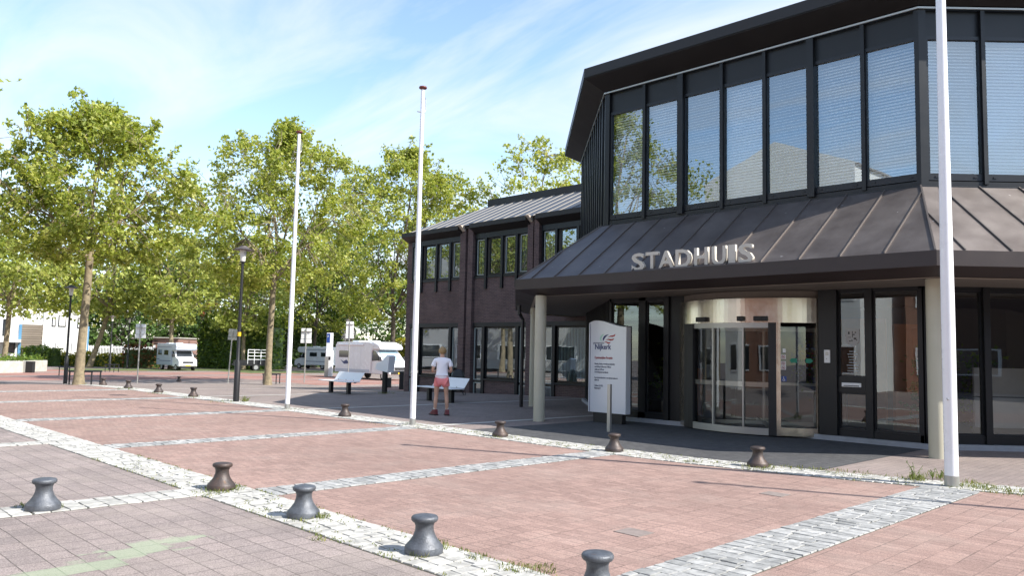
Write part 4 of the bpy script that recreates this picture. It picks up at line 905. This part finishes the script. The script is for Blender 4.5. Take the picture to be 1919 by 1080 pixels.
# tree out of frame at left whose twigs reach in
tree(Vector((-.15, 24.5, 0)), 13.8, 4.0, 3.8, 77, 300, 36, .18, 'plane tree beyond the left edge whose twig tips reach into the sky', group=PG, cen=(-.3, .2))
# dark evergreens and far trees
FG = 'trees beyond the parking area'
def FT_(px, py, ytop, xl, xr, seed, n, lm, lab, leaf=.5, cr=1.5, ycr=660, nm='broadleaf_tree'): return T(px, py, ytop, xl, xr, ycr, seed, n, 22, leaf, lab, group=FG, lm=lm, bark='bark_dark', cr_r=cr, nm=nm, low=.5, limbs=5)
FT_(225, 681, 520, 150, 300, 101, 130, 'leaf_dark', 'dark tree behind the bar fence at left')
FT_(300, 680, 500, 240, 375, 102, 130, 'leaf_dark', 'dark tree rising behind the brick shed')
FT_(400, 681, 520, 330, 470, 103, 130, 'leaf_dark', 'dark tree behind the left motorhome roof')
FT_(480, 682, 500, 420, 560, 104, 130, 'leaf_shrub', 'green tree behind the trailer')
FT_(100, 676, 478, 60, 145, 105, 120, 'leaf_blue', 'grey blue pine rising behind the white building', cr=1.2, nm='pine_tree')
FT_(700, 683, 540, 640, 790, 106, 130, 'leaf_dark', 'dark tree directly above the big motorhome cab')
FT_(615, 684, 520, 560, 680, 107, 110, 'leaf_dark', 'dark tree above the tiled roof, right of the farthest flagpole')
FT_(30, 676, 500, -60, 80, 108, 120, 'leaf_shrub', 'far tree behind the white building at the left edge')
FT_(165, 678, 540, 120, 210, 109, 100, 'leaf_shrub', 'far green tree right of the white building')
FT_(350, 678, 470, 290, 430, 110, 140, 'leaf_shrub', 'far green tree behind the young plane tree')
FT_(545, 682, 470, 490, 600, 111, 120, 'leaf2', 'far pale tree behind the middle plane tree')
FT_(760, 684, 520, 710, 830, 112, 110, 'leaf_shrub', 'far green tree hidden behind the brick wing end')
def hedge(p0, p1, h, dep, lm, lab, leaf=.22, dens=70, seed=1, nm='hedge', lump=.15, cat='hedge'):
    a, b = G(*p0), G(*p1); rnd = random.Random(seed); d = (b-a); d.z = 0; L_ = d.length; d.normalize(); n = Vector((-d.y, d.x, 0))
    e = empty(nm, a, 0, lab, cat); m = MB(); c = [(0, 0), (L_, 0), (L_, dep), (0, dep)]
    m.v = []; 
    q0 = lambda u, v, z: tuple(d*u+n*v+Vector((0, 0, z)))
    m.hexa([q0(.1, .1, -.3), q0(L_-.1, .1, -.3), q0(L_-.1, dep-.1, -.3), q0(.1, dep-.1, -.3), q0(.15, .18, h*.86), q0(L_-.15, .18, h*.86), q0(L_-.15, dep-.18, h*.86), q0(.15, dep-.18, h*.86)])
    m.build('dark_core', M['leaf_dark'], e); lv = MB()  # solid dark box added inside the leaf shell, not modelled stalks
    for k in range(int(dens*L_*(h+dep))):
        u = rnd.uniform(0, L_); f = rnd.random(); hh = h*(1+lump*noise.noise(Vector((u*.7, seed, 0)))*2)
        if f < .55: v, z = rnd.gauss(.08, .1), rnd.uniform(0, hh)
        elif f < .9: v, z = rnd.uniform(0, dep), hh+rnd.gauss(-.05, .1)
        else: v, z = rnd.uniform(0, dep), rnd.uniform(0, hh); u = rnd.choice((0, L_))
        leafverts(lv, Vector(q0(u, v, z)), leaf, rnd)
    lv.build('foliage', M[lm], e)
hedge((84, 686), (232, 689), 1.15, 1.2, 'leaf_yellow', 'yellow green clipped hedge in front of the white building', seed=1)
hedge((36, 684), (86, 687), 1.6, 1.4, 'leaf_shrub', 'taller green hedge under the boarded wall at left', seed=2)
hedge((228, 690), (297, 691), 1.9, 1.6, 'leaf_red', 'red tinged shrub border left of the camper with raised cab', seed=3, nm='shrub_border', lump=.3)
hedge((366, 690), (500, 694), 4.6, 3, 'leaf_shrub', 'tall loose green hedge behind the trailer', leaf=.3, seed=4, lump=.35, dens=55)
hedge((372, 688), (420, 689), 5.2, 2, 'leaf_red', 'rust coloured shrub right of the left motorhome cab', leaf=.3, seed=5, lump=.4, dens=45, nm='shrub')
hedge((500, 688), (640, 689), 5.0, 3, 'leaf_dark', 'dark hedge behind the middle motorhome', leaf=.3, seed=6, lump=.25, dens=55)
hedge((738, 690), (790, 692), 3.2, 2, 'leaf_yellow', 'bright yellow green shrub right of the big motorhome', leaf=.3, seed=7, lump=.3, dens=45, nm='shrub')
# planters
def planter(p0, p1, h, lab, seed):
    a, b = G(*p0), G(*p1); d = b-a; d.z = 0; L_ = d.length; d.normalize(); n = Vector((-d.y, d.x, 0)); e = empty('concrete_planter', a, 0, lab, 'planter', 'concrete planters at the left')
    q0 = lambda u, v, z: tuple(d*u+n*v+Vector((0, 0, z))); m = MB()
    m.hexa([q0(0, 0, -.1), q0(L_, 0, -.1), q0(L_, 2, -.1), q0(0, 2, -.1), q0(0, 0, h), q0(L_, 0, h), q0(L_, 2, h), q0(0, 2, h)]); m.build('box', M['concrete'], e, bevel=.03)
    lv = MB(); rnd = random.Random(seed)
    for k in range(int(160*L_)): leafverts(lv, Vector(q0(rnd.uniform(.05, L_-.05), rnd.uniform(.05, 1.8), h+abs(rnd.gauss(0, .18)))), .16, rnd)
    lv.build('plants', M['leaf_shrub'], e)
planter((-60, 701), (43, 699), .8, 'long concrete planter cut by the left edge of the photo', 1)
planter((52, 698), (88, 696), .8, 'short concrete planter right of the dark bin', 2)
q = G(56, 699); m = MB(); m.box(-.16, -.25, 0, .16, .25, .78); o = m.build('litter_bin', M['black'], bevel=.02); o.location = q; o.rotation_euler.z = YAW; tag(o, 'dark litter bin between the two concrete planters', 'litter bin')
# grass tufts and weeds
def tuft(mb, x, y, n, h, r, rnd):
    for k in range(n):
        a = rnd.uniform(0, 6.28); d = r*rnd.random()**.6; p = Vector((x+d*cos(a), y+d*sin(a), zg(x, y)+.008)); hh = h*rnd.uniform(.4, 1.1); l = Vector((rnd.uniform(-.5, .5), rnd.uniform(-.5, .5), 1)).normalized()*hh
        w = Vector((cos(a+1.5), sin(a+1.5), 0))*rnd.uniform(.002, .005); b = len(mb.v)
        bend = Vector((rnd.uniform(-.4, .4), rnd.uniform(-.4, .4), 0))*hh
        mb.v += [tuple(p-w), tuple(p+w), tuple(p+l*.6+w*.8), tuple(p+l+bend), tuple(p+l*.6-w*.8)]; mb.f.append((b, b+1, b+2, b+3, b+4))
gt = MB(); rg = random.Random(9)
for (p, n, h, r) in (((414, 922), 160, .06, .24), ((440, 918), 60, .06, .15), ((385, 930), 50, .04, .15), ((600, 975), 60, .09, .09), ((560, 978), 40, .05, .12), ((820, 1030), 90, .07, .12), ((790, 1046), 70, .06, .1), ((106, 955), 50, .06, .06), ((40, 952), 30, .05, .08), ((1420, 880), 130, .07, .3), ((1440, 878), 60, .06, .2), ((1260, 860), 20, .05, .2), ((1160, 848), 50, .05, .2), ((930, 822), 40, .05, .2), ((905, 818), 20, .05, .15), ((240, 731), 60, .12, .4), ((362, 747), 30, .1, .4), ((415, 755), 60, .1, .4), ((458, 754), 110, .2, .12), ((297, 739), 50, .08, .4), ((1720, 902), 140, .12, .12), ((1765, 898), 90, .1, .2), ((1690, 900), 60, .06, .3), ((1820, 912), 120, .08, .3), ((1850, 920), 120, .07, .3), ((1895, 926), 90, .07, .3), ((1550, 885), 80, .05, .3), ((1500, 880), 70, .05, .3), ((1600, 890), 60, .05, .3), ((550, 770), 40, .06, .4), ((705, 797), 20, .05, .3), ((722, 739), 60, .1, .4), ((800, 860), 0, .05, .1), ((640, 975), 20, .03, .2), ((580, 965), 20, .04, .1), ((900, 1050), 60, .035, .1), ((960, 1068), 70, .04, .12), ((1010, 1072), 90, .05, .14), ((600, 1012), 50, .03, .12), ((500, 960), 20, .03, .1), ((240, 700), 60, .15, 1.0), ((150, 722), 40, .1, .6)):
    q = G(*p); tuft(gt, q.x, q.y, n, h, r, rg)
for k in range(260):
    y = rg.uniform(2.6, 12); x = rg.choice((XB0+.02, XB1-.01, XB0+rg.uniform(.1, .5))); tuft(gt, x, y, rg.randint(3, 9), .03, .05, rg)
for k in range(300):
    y = rg.uniform(1, 14); x = rg.uniform(XC0+.02, XC1)+cshift(y); tuft(gt, x, y, rg.randint(4, 10), .035, .06, rg)
tag(gt.build('grass', M['grass']), 'thin grass and moss tufts growing between the pale setts', 'grass', kind='stuff')
def weed(p, h, lab):
    q = G(*p); e = empty('weed_plant', q, 0, lab, 'weed', 'weeds growing in the sett strip'); r = random.Random(int(p[0])); s = MB(); l = MB()
    for k in range(5):
        a = r.uniform(0, 6.28); tp = Vector((cos(a)*h*.35, sin(a)*h*.35, h*r.uniform(.6, 1))); s.tube([(0, 0, 0), tp*.5+Vector((0, 0, h*.1)), tp], .003, 4)
        for j in range(7): leafverts(l, tp*r.uniform(.3, 1)+Vector((r.uniform(-.015, .015), r.uniform(-.015, .015), 0)), .018, r)
    s.build('stem', M['leaf_shrub'], e); l.build('leaves', M['leaf_shrub'], e)
weed((1715, 900), .30, 'tallest weed sprouting from the setts left of the near flagpole'); weed((1762, 900), .16, 'small low weed right at the foot of the near flagpole'); weed((1748, 899), .14, 'middle weed between the tall weed and the near flagpole')
# ------------------------------------------------------------------ distant buildings
def fdir(dist_px=None): pass
CF = Vector((fw.x, fw.y, 0)).normalized(); CR = Vector((CF.y, -CF.x, 0))
def camobj(name, p, lab, cat, rot=0):   # empty whose +x runs to the right of the view and +y away from the viewer
    return empty(name, G(*p), math.atan2(CR.y, CR.x)+rot, lab, cat)
D0 = lambda p: (Vector((G(*p).x, G(*p).y, 0))).dot(CF)/1487
p = (75, 683); e = camobj('white_building', p, 'two storey white rendered building with boarded panel behind the trees at left', 'building', radians(28)); sc = D0(p)*.88
X = lambda px: (px-75)*sc; Z = lambda py: (683-py)*sc
m = MB(); m.box(X(-60), 0, -.5, X(38), 6, Z(560)); m.box(X(76), 0, -.5, X(160), 9, Z(566)); m.box(X(38), .1, -.5, X(76), 8, Z(566)); m.build('wall', M['rendwall'], e)
m = MB(); m.box(X(38), -.08, 0, X(76), .09, Z(600)); m.build('boarded_panel', M['wood'], e)
m = MB(); m.box(X(-60), -1.2, Z(638), X(38), 0, Z(632)); m.build('porch_roof', M['rendwall'], e)
m = MB(); m.box(X(33), -.1, 0, X(38), -.001, Z(600)); m.build('blue_panel', M['bluepaint'], e); m = MB(); m.box(X(160), .2, 0, X(163), .5, Z(600)); m.build('blue_panel', M['bluepaint'], e)
for (x0, x1, y0, y1) in ((104, 118, 578, 602), (92, 99, 582, 602), (81, 95, 636, 661), (101, 115, 637, 661), (131, 137, 637, 661), (142, 149, 637, 661), (140, 146, 582, 604), (10, 28, 638, 660), (-20, -2, 638, 660), (-30, -8, 590, 620), (4, 12, 590, 625)):
    f = MB(); f.box(X(x0), -.06, Z(y1), X(x1), -.002, Z(y0)); f = f.build('window', M['frame'] if y0 < 620 or x0 < 40 else M['greyrender'], e); q = MB(); q.box(X(x0+1.5), -.07, Z(y1-1.5), X(x1-1.5), -.061, Z(y0+1.5)); q.build('pane', M['carglass'] if x0 < 40 else M['blind'], f)
p = (215, 684); e = camobj('bar_fence', p, 'white vertical bar fence left of the brick shed', 'fence', radians(8)); sc = D0(p); X = lambda px: (px-215)*sc; Z = lambda py: (684-py)*sc
m = MB()
for k in range(46): x = X(165)+(X(283)-X(165))*k/45; m.box(x-.03, -.03, 0, x+.03, .03, Z(649))
m.build('bars', M['white'], e); m = MB(); m.box(X(165), -.02, .25, X(283), .02, .33); m.box(X(165), -.02, Z(652)-.05, X(283), .02, Z(652)+.05); m.build('rail', M['white'], e)
for px in (165, 208, 232, 283): m = MB(); m.box(X(px)-.08, -.08, 0, X(px)+.08, .08, Z(648)+.1); m.build('post', M['white'], e)
p = (270, 682); e = camobj('brick_shed', p, 'low flat brick shed with brown boards behind the left motorhome', 'shed', 0); sc = D0(p); X = lambda px: (px-270)*sc; Z = lambda py: (682-py)*sc
m = MB(); m.box(X(287), -.5, -.3, X(335), 5, Z(634)); m.build('wall', M['shedbrick'], e); m = MB(); m.box(X(240), 0, 0, X(287), 5, Z(636)); m.build('boarding', M['brownboard'], e)
m = MB(); m.box(X(238), -.3, Z(636), X(287), 5.2, Z(633)); m.box(X(287), -.7, Z(634), X(337), 5.2, Z(632)); m.build('roof_edge', M['concrete'], e)
m = MB(); m.box(X(290), -.52, Z(641), X(297), -.501, Z(639)); m.box(X(290), -.52, Z(645), X(297), -.501, Z(643)); m.build('vent', M['black'], e)
def house(p, x0, x1, ye, yr, lab, dep=8, roofm='tileroof', wallm='housebrick', rot=0):
    e = camobj('house', p, lab, 'house', rot); sc = D0(p); X = lambda px: (px-p[0])*sc; Z = lambda py: (p[1]-py)*sc
    m = MB(); m.box(X(x0), 0, -.5, X(x1), dep, Z(ye)); m.build('wall', M[wallm], e)
    m = MB(); h0, h1 = Z(ye)-.1, Z(yr); m.add([(X(x0)-.4, -.4, h0), (X(x1)+.4, -.4, h0), (X(x1)+.4, dep/2, h1), (X(x0)-.4, dep/2, h1), (X(x1)+.4, dep+.4, h0), (X(x0)-.4, dep+.4, h0)], [(0, 1, 2, 3), (3, 2, 4, 5), (0, 3, 5), (1, 4, 2)]); m.build('roof', M[roofm], e)
    for k in range(3):
        u = X(x0)+(X(x1)-X(x0))*(k+.5)/3; m = MB(); m.box(u-.6, -.05, 1, u+.6, -.002, 2.2); m.build('window', M['frame'], e)
house((600, 684), 530, 640, 652, 606, 'house with grey tiled roof behind the dark hedge', 9)
house((470, 682), 440, 500, 650, 618, 'brick house glimpsed behind the middle of the trees', 8, 'tileroof')
m = camobj('white_shed', (770, 690), 'white building glimpsed between the motorhome and the brick wing', 'building'); sc = D0((770, 690)); q = MB(); q.box(-10*sc*2.6, 3, -.5, 40*sc, 9, 52*sc); q.build('wall', M['rendwall'], m); q = MB(); q.box(-10*sc*2.7, 2.9, 52*sc, 42*sc, 9.2, 54*sc); q.build('roof_edge', M['greyrender'], m)
# buildings and trees across the square, seen as reflections in the glass
def block(name, loc, rz, w, d, h, mt, lab, gable=0, fl=3, nw=6):
    e = empty(name, loc, rz, lab, 'building'); m = MB(); m.box(-w/2, 0, 0, w/2, d, h)
    if gable: m.prism([(-w/2-.2, h), (w/2+.2, h), (0, h+gable)], 0, d)
    m.build('wall', M[mt], e)
    for i in range(fl):
        for j in range(nw):
            x = -w/2+w*(j+.5)/nw; z = .9+i*(h-.4)/fl; q = MB(); q.box(x-w/nw*.32, -.04, z, x+w/nw*.32, -.002, z+1.4); f = q.build('window', M['white'], e); q = MB(); q.box(x-w/nw*.28, -.05, z+.08, x+w/nw*.28, -.041, z+1.32); q.build('pane', M['carglass'], f)
block('white_block', (-8, 20.0, 0), radians(90), 8.5, 10, 11.4, 'rendwall', 'white gabled building across the square, seen only in the window reflections', 1.8)
block('grey_block', (-12, 4, 0), radians(90), 22, 10, 7.4, 'housebrick', 'long brown brick building across the square, seen only in the door reflections', 0, 2, 8)
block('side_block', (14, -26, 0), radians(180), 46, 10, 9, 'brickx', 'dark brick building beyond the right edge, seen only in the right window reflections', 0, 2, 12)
block('long_grey_block', (-7, 62, 0), radians(85), 34, 10, 8.5, 'greyrender', 'pale grey building across the square, seen only in the wing window reflections', 3, 2, 6)
for (x, y, s_, lab) in ((-6, 37, 3, 'plane tree across the square, reflected behind the white gabled building'), (-3, 50, 4, 'second plane tree across the square, reflected in the brick wing windows'), (-9, 66, 9, 'third plane tree across the square, beyond the left edge'), (-2, -6, 2, 'plane tree across the square on the right, reflected in the right windows')):
    tree(Vector((x, y, 0)), 12.5, 4, 4.2, 200+s_, 180, 24, .32, lab, group='plane trees across the square', cr_r=1.0)

# ------------------------------------------------------------------ vehicles
def wheel(e, x, y, r=.33):
    s = 1 if y > 0 else -1; T_ = Matrix.Translation((x, y, r)) @ Matrix.Rotation(-s*pi/2, 4, 'X')
    t = MB(); t.lathe([(r*.6, -.11), (r*.95, -.11), (r, -.08), (r, .08), (r*.95, .11), (r*.6, .11)], 24, T_); w_ = t.build('wheel', M['tyre'], e, smooth=True)
    t = MB(); t.lathe([(.02, .07), (r*.3, .075), (r*.55, .105), (r*.62, .112)], 16, T_); t.build('rim', M['rim'], w_)
def motorhome(loc, rz, kind, lab, sc=1.0):
    e = empty('motorhome', loc, rz, lab, 'motorhome', 'motorhomes on the parking area'); e.scale = (sc, sc, sc)
    W2 = 1.08; b = MB()
    if kind == 'low': b.prism([(-3.4, .45), (-3.4, 2.45), (-3.25, 2.68), (.7, 2.72), (1.15, 2.66), (1.45, 2.5), (1.2, 1.95), (1.1, .45)], -W2, W2)
    else: b.prism([(-2.9, .5), (-2.9, 2.65), (-2.8, 2.75), (1.95, 2.72), (2.12, 2.5), (2.05, 2.12), (1.9, 2.05), (.95, 2.0), (.9, .5)], -W2, W2)
    b.build('body', M['rvwhite'] if kind != 'blue' else M['rvgrey'], e, bevel=.05, bseg=3)
    c = MB()
    if kind == 'low': c.prism([(.9, .42), (.9, 2.2), (1.5, 2.18), (2.45, 1.38), (3.05, 1.18), (3.22, .95), (3.25, .42)], -.98, .98)
    else: c.prism([(.7, .42), (.7, 2.05), (1.35, 2.05), (1.75, 1.38), (2.5, 1.15), (2.62, .95), (2.65, .42)], -.93, .93)
    c.build('cab', M['rvwhite'], e, bevel=.06, bseg=3)
    if kind == 'low':
        c = MB(); c.prism([(.75, 2.15), (.6, 2.72), (1.3, 2.72), (1.95, 2.52), (2.15, 2.3), (2.05, 2.16)], -1.05, 1.05); c.build('pod', M['rvwhite'], e, bevel=.09, bseg=3)
        wsx = [(1.58, 2.13), (2.42, 1.44)]; fx = 3.26
    else:
        wsx = [(1.40, 1.98), (1.74, 1.42)]; fx = 2.66
        c = MB(); c.box(2.06, -.85, 2.35, 2.14, .85, 2.6)
        if kind == 'blue':
            c.build('stripe', M['white'], e, bevel=.01)
    (xa, za), (xb, zb_) = wsx; n = Vector((za-zb_, 0, xb-xa)).normalized()*.02
    g_ = MB(); w0 = .86 if kind == 'low' else .8; g_.quad((xa+n.x, -w0*.92, za+n.z), (xb+n.x, -w0, zb_+n.z), (xb+n.x, w0, zb_+n.z), (xa+n.x, w0*.92, za+n.z)); g_.build('windscreen', M['carglassb'] if kind == 'low' else M['carglass'], e)
    for s in (-1, 1):
        yy = s*(.995 if kind == 'low' else .945); g_ = MB()
        pts = [(xa-.45, 1.35), (xa-.42, za-.04), (xa-.05, za-.05), (xb-.2, 1.42)]; g_.add([(x, yy, z) for x, z in pts], [(0, 1, 2, 3) if s < 0 else (3, 2, 1, 0)]); g_.build('cab_window', M['carglass'], e)
        mi = MB(); mi.box(xb-.25, s*1.0, 1.38, xb-.12, s*1.22, 1.68); mi.build('mirror', M['black'], e, bevel=.02)
        hl = MB(); hl.box(fx-.22 if kind == 'low' else fx-.05, s*.60, .92 if kind == 'low' else .78, fx+.005, s*.95 if kind == 'low' else s*.88, 1.12 if kind == 'low' else .95); hl.build('headlight', M['black'] if kind == 'low' else M['lampglass'], e, bevel=.02)
        ys = s*(W2+.004); t = MB()
        for (x0, x1) in (((-2.9, -1.6),) if kind == 'low' else ((-2.5, -1.5), (-.9, .2))): t = MB(); t.box(x0, min(ys, ys-s*.01), 1.55, x1, max(ys, ys-s*.01), 2.05); t.build('side_window', M['carglass'], e)
        t = MB()
        if kind == 'low':
            t.box(-3.3, min(ys, ys-s*.01), .5, 1.0, max(ys, ys-s*.01), .72); t.build('skirt', M['rvgrey'], e)
            t = MB(); t.add([(x, ys+s*.003, z) for x, z in ((-2.7, 1.38), (-2.3, 1.25), (-1.9, 1.38), (-1.5, 1.12), (-2.2, 1.05), (-2.35, 1.15))], [tuple(range(6)) if s < 0 else tuple(range(5, -1, -1))]); t.build('stripe', M['navy'], e)
            t = MB(); t.box(-.75, min(ys, ys+s*.006), .75, -.1, max(ys, ys+s*.006), 2.3); t.build('side_door', M['rvwhite'], e, bevel=.01)
            t = MB(); t.tube([(-3.0, ys, 2.5), (.2, ys, 2.5)], .07, 8); t.build('awning', M['white'], e)
        else:
            for (x0, x1, z0, z1) in ((-2.9, -2.1, 1.08, 1.14), (-2.1, 1.9, .92, .98)): t.box(x0, min(ys, ys-s*.01), z0, min(x1, .9), max(ys, ys-s*.01), z1)
            t.box(-2.8, min(ys, ys-s*.01), 2.35, 1.0, max(ys, ys-s*.01), 2.4); t.build('stripe', M['navy'], e)
        wheel(e, -1.9 if kind == 'low' else -1.7, s*.88); wheel(e, 2.45 if kind == 'low' else 1.9, s*.84)
    g_ = MB(); g_.box(fx-.05, -.85, .45, fx+.03, .85, .72 if kind == 'low' else .62); g_.build('bumper', M['black'] if kind == 'low' else M['alu'], e, bevel=.02)
    g_ = MB(); g_.box(fx-.04, -.52, .76, fx+.012, .52, .95); g_.build('grille', M['black'], e)
    g_ = MB(); g_.box(fx+.03, -.26, .47, fx+.045, .26, .58); g_.build('number_plate', M['yellow'], e)
    g_ = MB(); g_.box(-2.0, -.5, 2.7, -1.2, .3, 2.82); g_.box(-.3, -.35, 2.7, .3, .35, 2.82); g_.build('roof_vent', M['white'], e, bevel=.03)
    return e
q = G(699, 711); motorhome(q, math.atan2(-.99, .02), 'low', 'big white motorhome with sunshades in the windscreen beside the info lectern', .97)
q = G(332, 694); motorhome(q, math.atan2(-1, .0), 'blue', 'older pale blue and white motorhome with raised cab, front towards the camera', .82)
q = G(592, 692); motorhome(q, math.atan2(.93, -.36), 'high', 'white motorhome seen from the side between flagpole and ticket machine', .82)
q = G(466, 695); e = empty('trailer', q, radians(-20), 'small trailer with white rack frame parked in front of the hedge', 'trailer')
m = MB(); m.box(-1.4, -.7, .45, 1.4, .7, .6); m.box(-1.4, -.72, .6, 1.4, -.68, .95); m.build('bed', M['black'], e)
m = MB()
for z in (1.0, 1.3, 1.6, 1.85): m.tube([(-.2, -.7, z), (1.4, -.7, z)], .03, 6)
for x in (-.2, .35, .9, 1.4): m.tube([(x, -.7, .6), (x, -.7, 1.85)], .03, 6)
m.build('rack', M['white'], e); wheel(e, .5, -.8, .3); wheel(e, .5, .8, .3)
# ------------------------------------------------------------------ person
def skin(name, verts, edges, radii, material, parent, root=0, lv=2):
    me = bpy.data.meshes.new(name); me.from_pydata(verts, edges, []); o = bpy.data.objects.new(name, me); COL.objects.link(o)
    md = o.modifiers.new('skin', 'SKIN'); md.use_smooth_shade = True; md.branch_smoothing = .4
    for i, v in enumerate(me.skin_vertices[0].data):
        r = radii[i]; v.radius = r if isinstance(r, tuple) else (r, r); v.use_root = (i == root)
    o.modifiers.new('sub', 'SUBSURF').levels = lv; o.modifiers['sub'].render_levels = lv
    me.materials.append(material); o.parent = parent; return o
q = G(826, 779)
pr_ = empty('person', q, math.atan2(.93, .37)-pi/2+radians(-18), 'person standing with back to camera in white t-shirt, coral shorts and dark red boots', 'person')
V = []; E_ = []; RR = []
def jn(p, r, par=None):
    V.append(p); RR.append(r)
    if par is not None: E_.append((par, len(V)-1))
    return len(V)-1
pel = jn((0, 0, .93), (.105, .085)); sp1 = jn((0, .0, 1.10), (.095, .075), pel); sp2 = jn((0, -.01, 1.27), (.105, .075), sp1); sp3 = jn((0, -.01, 1.37), (.085, .06), sp2); nk = jn((0, .01, 1.455), .05, sp3); hd0 = jn((0, .03, 1.52), .062, nk); hd = jn((0, .045, 1.585), (.078, .088), hd0); hd2 = jn((0, .045, 1.65), (.06, .07), hd); ns = jn((0, .135, 1.565), .012, hd)
for s in (-1, 1):
    hp = jn((s*.095, 0, .84), (.075, .08), pel); kn0 = jn((s*.115+(-.01 if s < 0 else 0), .0, .66), .068, hp); kn = jn((s*.125, .015, .49), .052, kn0); cf = jn((s*.14, -.02, .33), .055, kn); an = jn((s*.15, -.01, .10), .034, cf); he = jn((s*.155, 0, .05), .04, an); to = jn((s*(.19 if s < 0 else .17), .15, .035), .03, he)
    sh = jn((s*.165, -.01, 1.37), .055, sp3); ua = jn((s*.205, -.02, 1.24), .046, sh); el = jn((s*.235, -.015, 1.10), .038, ua); fa = jn((s*.20, .10, 1.08), .034, el); wr = jn((s*.13, .21, 1.12), .024, fa); pm = jn((s*.10, .255, 1.135), (.032, .018), wr)
    for k in range(4):
        f1 = jn((s*(.085-.0), .285, 1.115+k*.017), .0085, pm); jn((s*(.055-k*.003), .29, 1.115+k*.017), .0075, f1)
    th = jn((s*.10, .245, 1.165), .010, wr); jn((s*.075, .26, 1.185), .009, th)
skin('body', V, E_, RR, M['skin'], pr_)
for s in (-1, 1):
    ee = MB(); ee.lathe([(.001, -.011), (.008, -.007), (.011, 0), (.008, .007), (.001, .011)], 10, Matrix.Translation((s*.03, .125, 1.59))); ee.build('eye', M['black'], pr_, smooth=True)
    er = MB(); er.lathe([(.004, -.03), (.012, -.01), (.012, .015), (.004, .03)], 8, Matrix.Translation((s*.082, .03, 1.575))); er.build('ear', M['skin'], pr_, smooth=True)
# hair: rounded cap over the back of the head
hm = MB(); n1, n2 = 20, 14
for j in range(n2+1):
    ph = pi*j/n2
    for k in range(n1):
        t_ = 2*pi*k/n1; x, y, z = sin(ph)*cos(t_), sin(ph)*sin(t_), cos(ph); rr_ = 1+.10*noise.noise(Vector((x*3, y*3, z*3)))
        if y > .35 and z < .35: rr_ *= .82
        if z < -.5: rr_ *= .9
        hm.v.append((x*.098*rr_, .028+y*.112*rr_, 1.608+z*.108*rr_))
hm.f = [(j*n1+k, j*n1+(k+1) % n1, (j+1)*n1+(k+1) % n1, (j+1)*n1+k) for j in range(n2) for k in range(n1)]; hm.build('hair', M['hair'], pr_, smooth=True)
V = []; E_ = []; RR = []
a0 = jn((0, 0, .87), (.188, .152)); a1 = jn((0, 0, 1.0), (.17, .12), a0); a2 = jn((0, 0, 1.12), (.152, .108), a1); a3 = jn((0, -.01, 1.27), (.168, .110), a2); a4 = jn((0, -.01, 1.375), (.155, .09), a3); a5 = jn((0, .0, 1.435), (.085, .07), a4)
for s in (-1, 1): b1 = jn((s*.17, -.01, 1.37), (.07, .07), a4); b2 = jn((s*.215, -.02, 1.25), (.068, .068), b1); b3 = jn((s*.228, -.018, 1.20), (.064, .064), b2)
skin('shirt', V, E_, RR, M['shirt'], pr_, 2)
V = []; E_ = []; RR = []
a0 = jn((0, 0, .89), (.155, .118)); 
for s in (-1, 1): b1 = jn((s*.085, 0, .85), (.112, .118), a0); b2 = jn((s*.108, 0, .74), (.102, .108), b1); b3 = jn((s*.113, 0, .70), (.10, .105), b2)
skin('shorts', V, E_, RR, M['shorts'], pr_)
for s, ang in ((-1, .55), (1, .1)):
    T_ = Matrix.Translation((s*.152, .0, 0)) @ Matrix.Rotation(ang, 4, 'Z') @ Matrix.Diagonal((1.25, 1.2, 1, 1))
    m = MB(); m.add([(-.04, -.07, .02), (.04, -.07, .02), (.048, .1, .02), (.03, .18, .02), (-.03, .18, .02), (-.048, .1, .02), (-.037, -.06, .15), (.037, -.06, .15), (.04, .02, .15), (.025, .15, .06), (-.025, .15, .06), (-.04, .02, .15)], [(5, 4, 3, 2, 1, 0), (0, 1, 7, 6), (1, 2, 8, 7), (2, 3, 9, 8), (3, 4, 10, 9), (4, 5, 11, 10), (5, 0, 6, 11), (6, 7, 8, 11), (8, 9, 10, 11)], T_); m.build('boot', M['shoe'], pr_, bevel=.014, bseg=3)
    m = MB(); m.vprism([(-.045, -.08), (.045, -.08), (.052, .1), (.033, .19), (-.033, .19), (-.052, .1)], 0, .03, T_); m.build('boot_sole', M['sole'], pr_, bevel=.006)
    m = MB(); m.lathe([(.043, .13), (.045, .19)], 14, Matrix.Translation((s*.150, -.005, 0))); m.build('sock', M['sock'], pr_, smooth=True)
q = G(858, 741); e = empty('rucksack', q, radians(-50), 'black rucksack with dangling straps standing at the end of the bench behind the person', 'bag')
m = MB(); m.add([(x*w_, y*d_, z) for z, w_, d_ in ((.12, .17, .13), (.3, .24, .17), (.7, .23, .16), (.9, .15, .11), (.95, .08, .06)) for x, y in ((-1, -1), (1, -1), (1, 1), (-1, 1))], [(3, 2, 1, 0), (16, 17, 18, 19)]+[(i*4+k, i*4+(k+1) % 4, i*4+4+(k+1) % 4, i*4+4+k) for i in range(4) for k in range(4)]); m.build('pack', M['black'], e, bevel=.04, bseg=3)
m = MB(); m.tube([(.22, -.1, .7), (.32, -.12, .5), (.26, -.1, .3), (.30, -.12, .02)], .018, 6); m.tube([(-.15, -.15, .15), (-.12, -.2, .0)], .015, 6); m.tube([(.1, .15, .15), (.2, .2, 0)], .015, 6); m.build('strap', M['black'], e)
print('objects', len(bpy.data.objects))
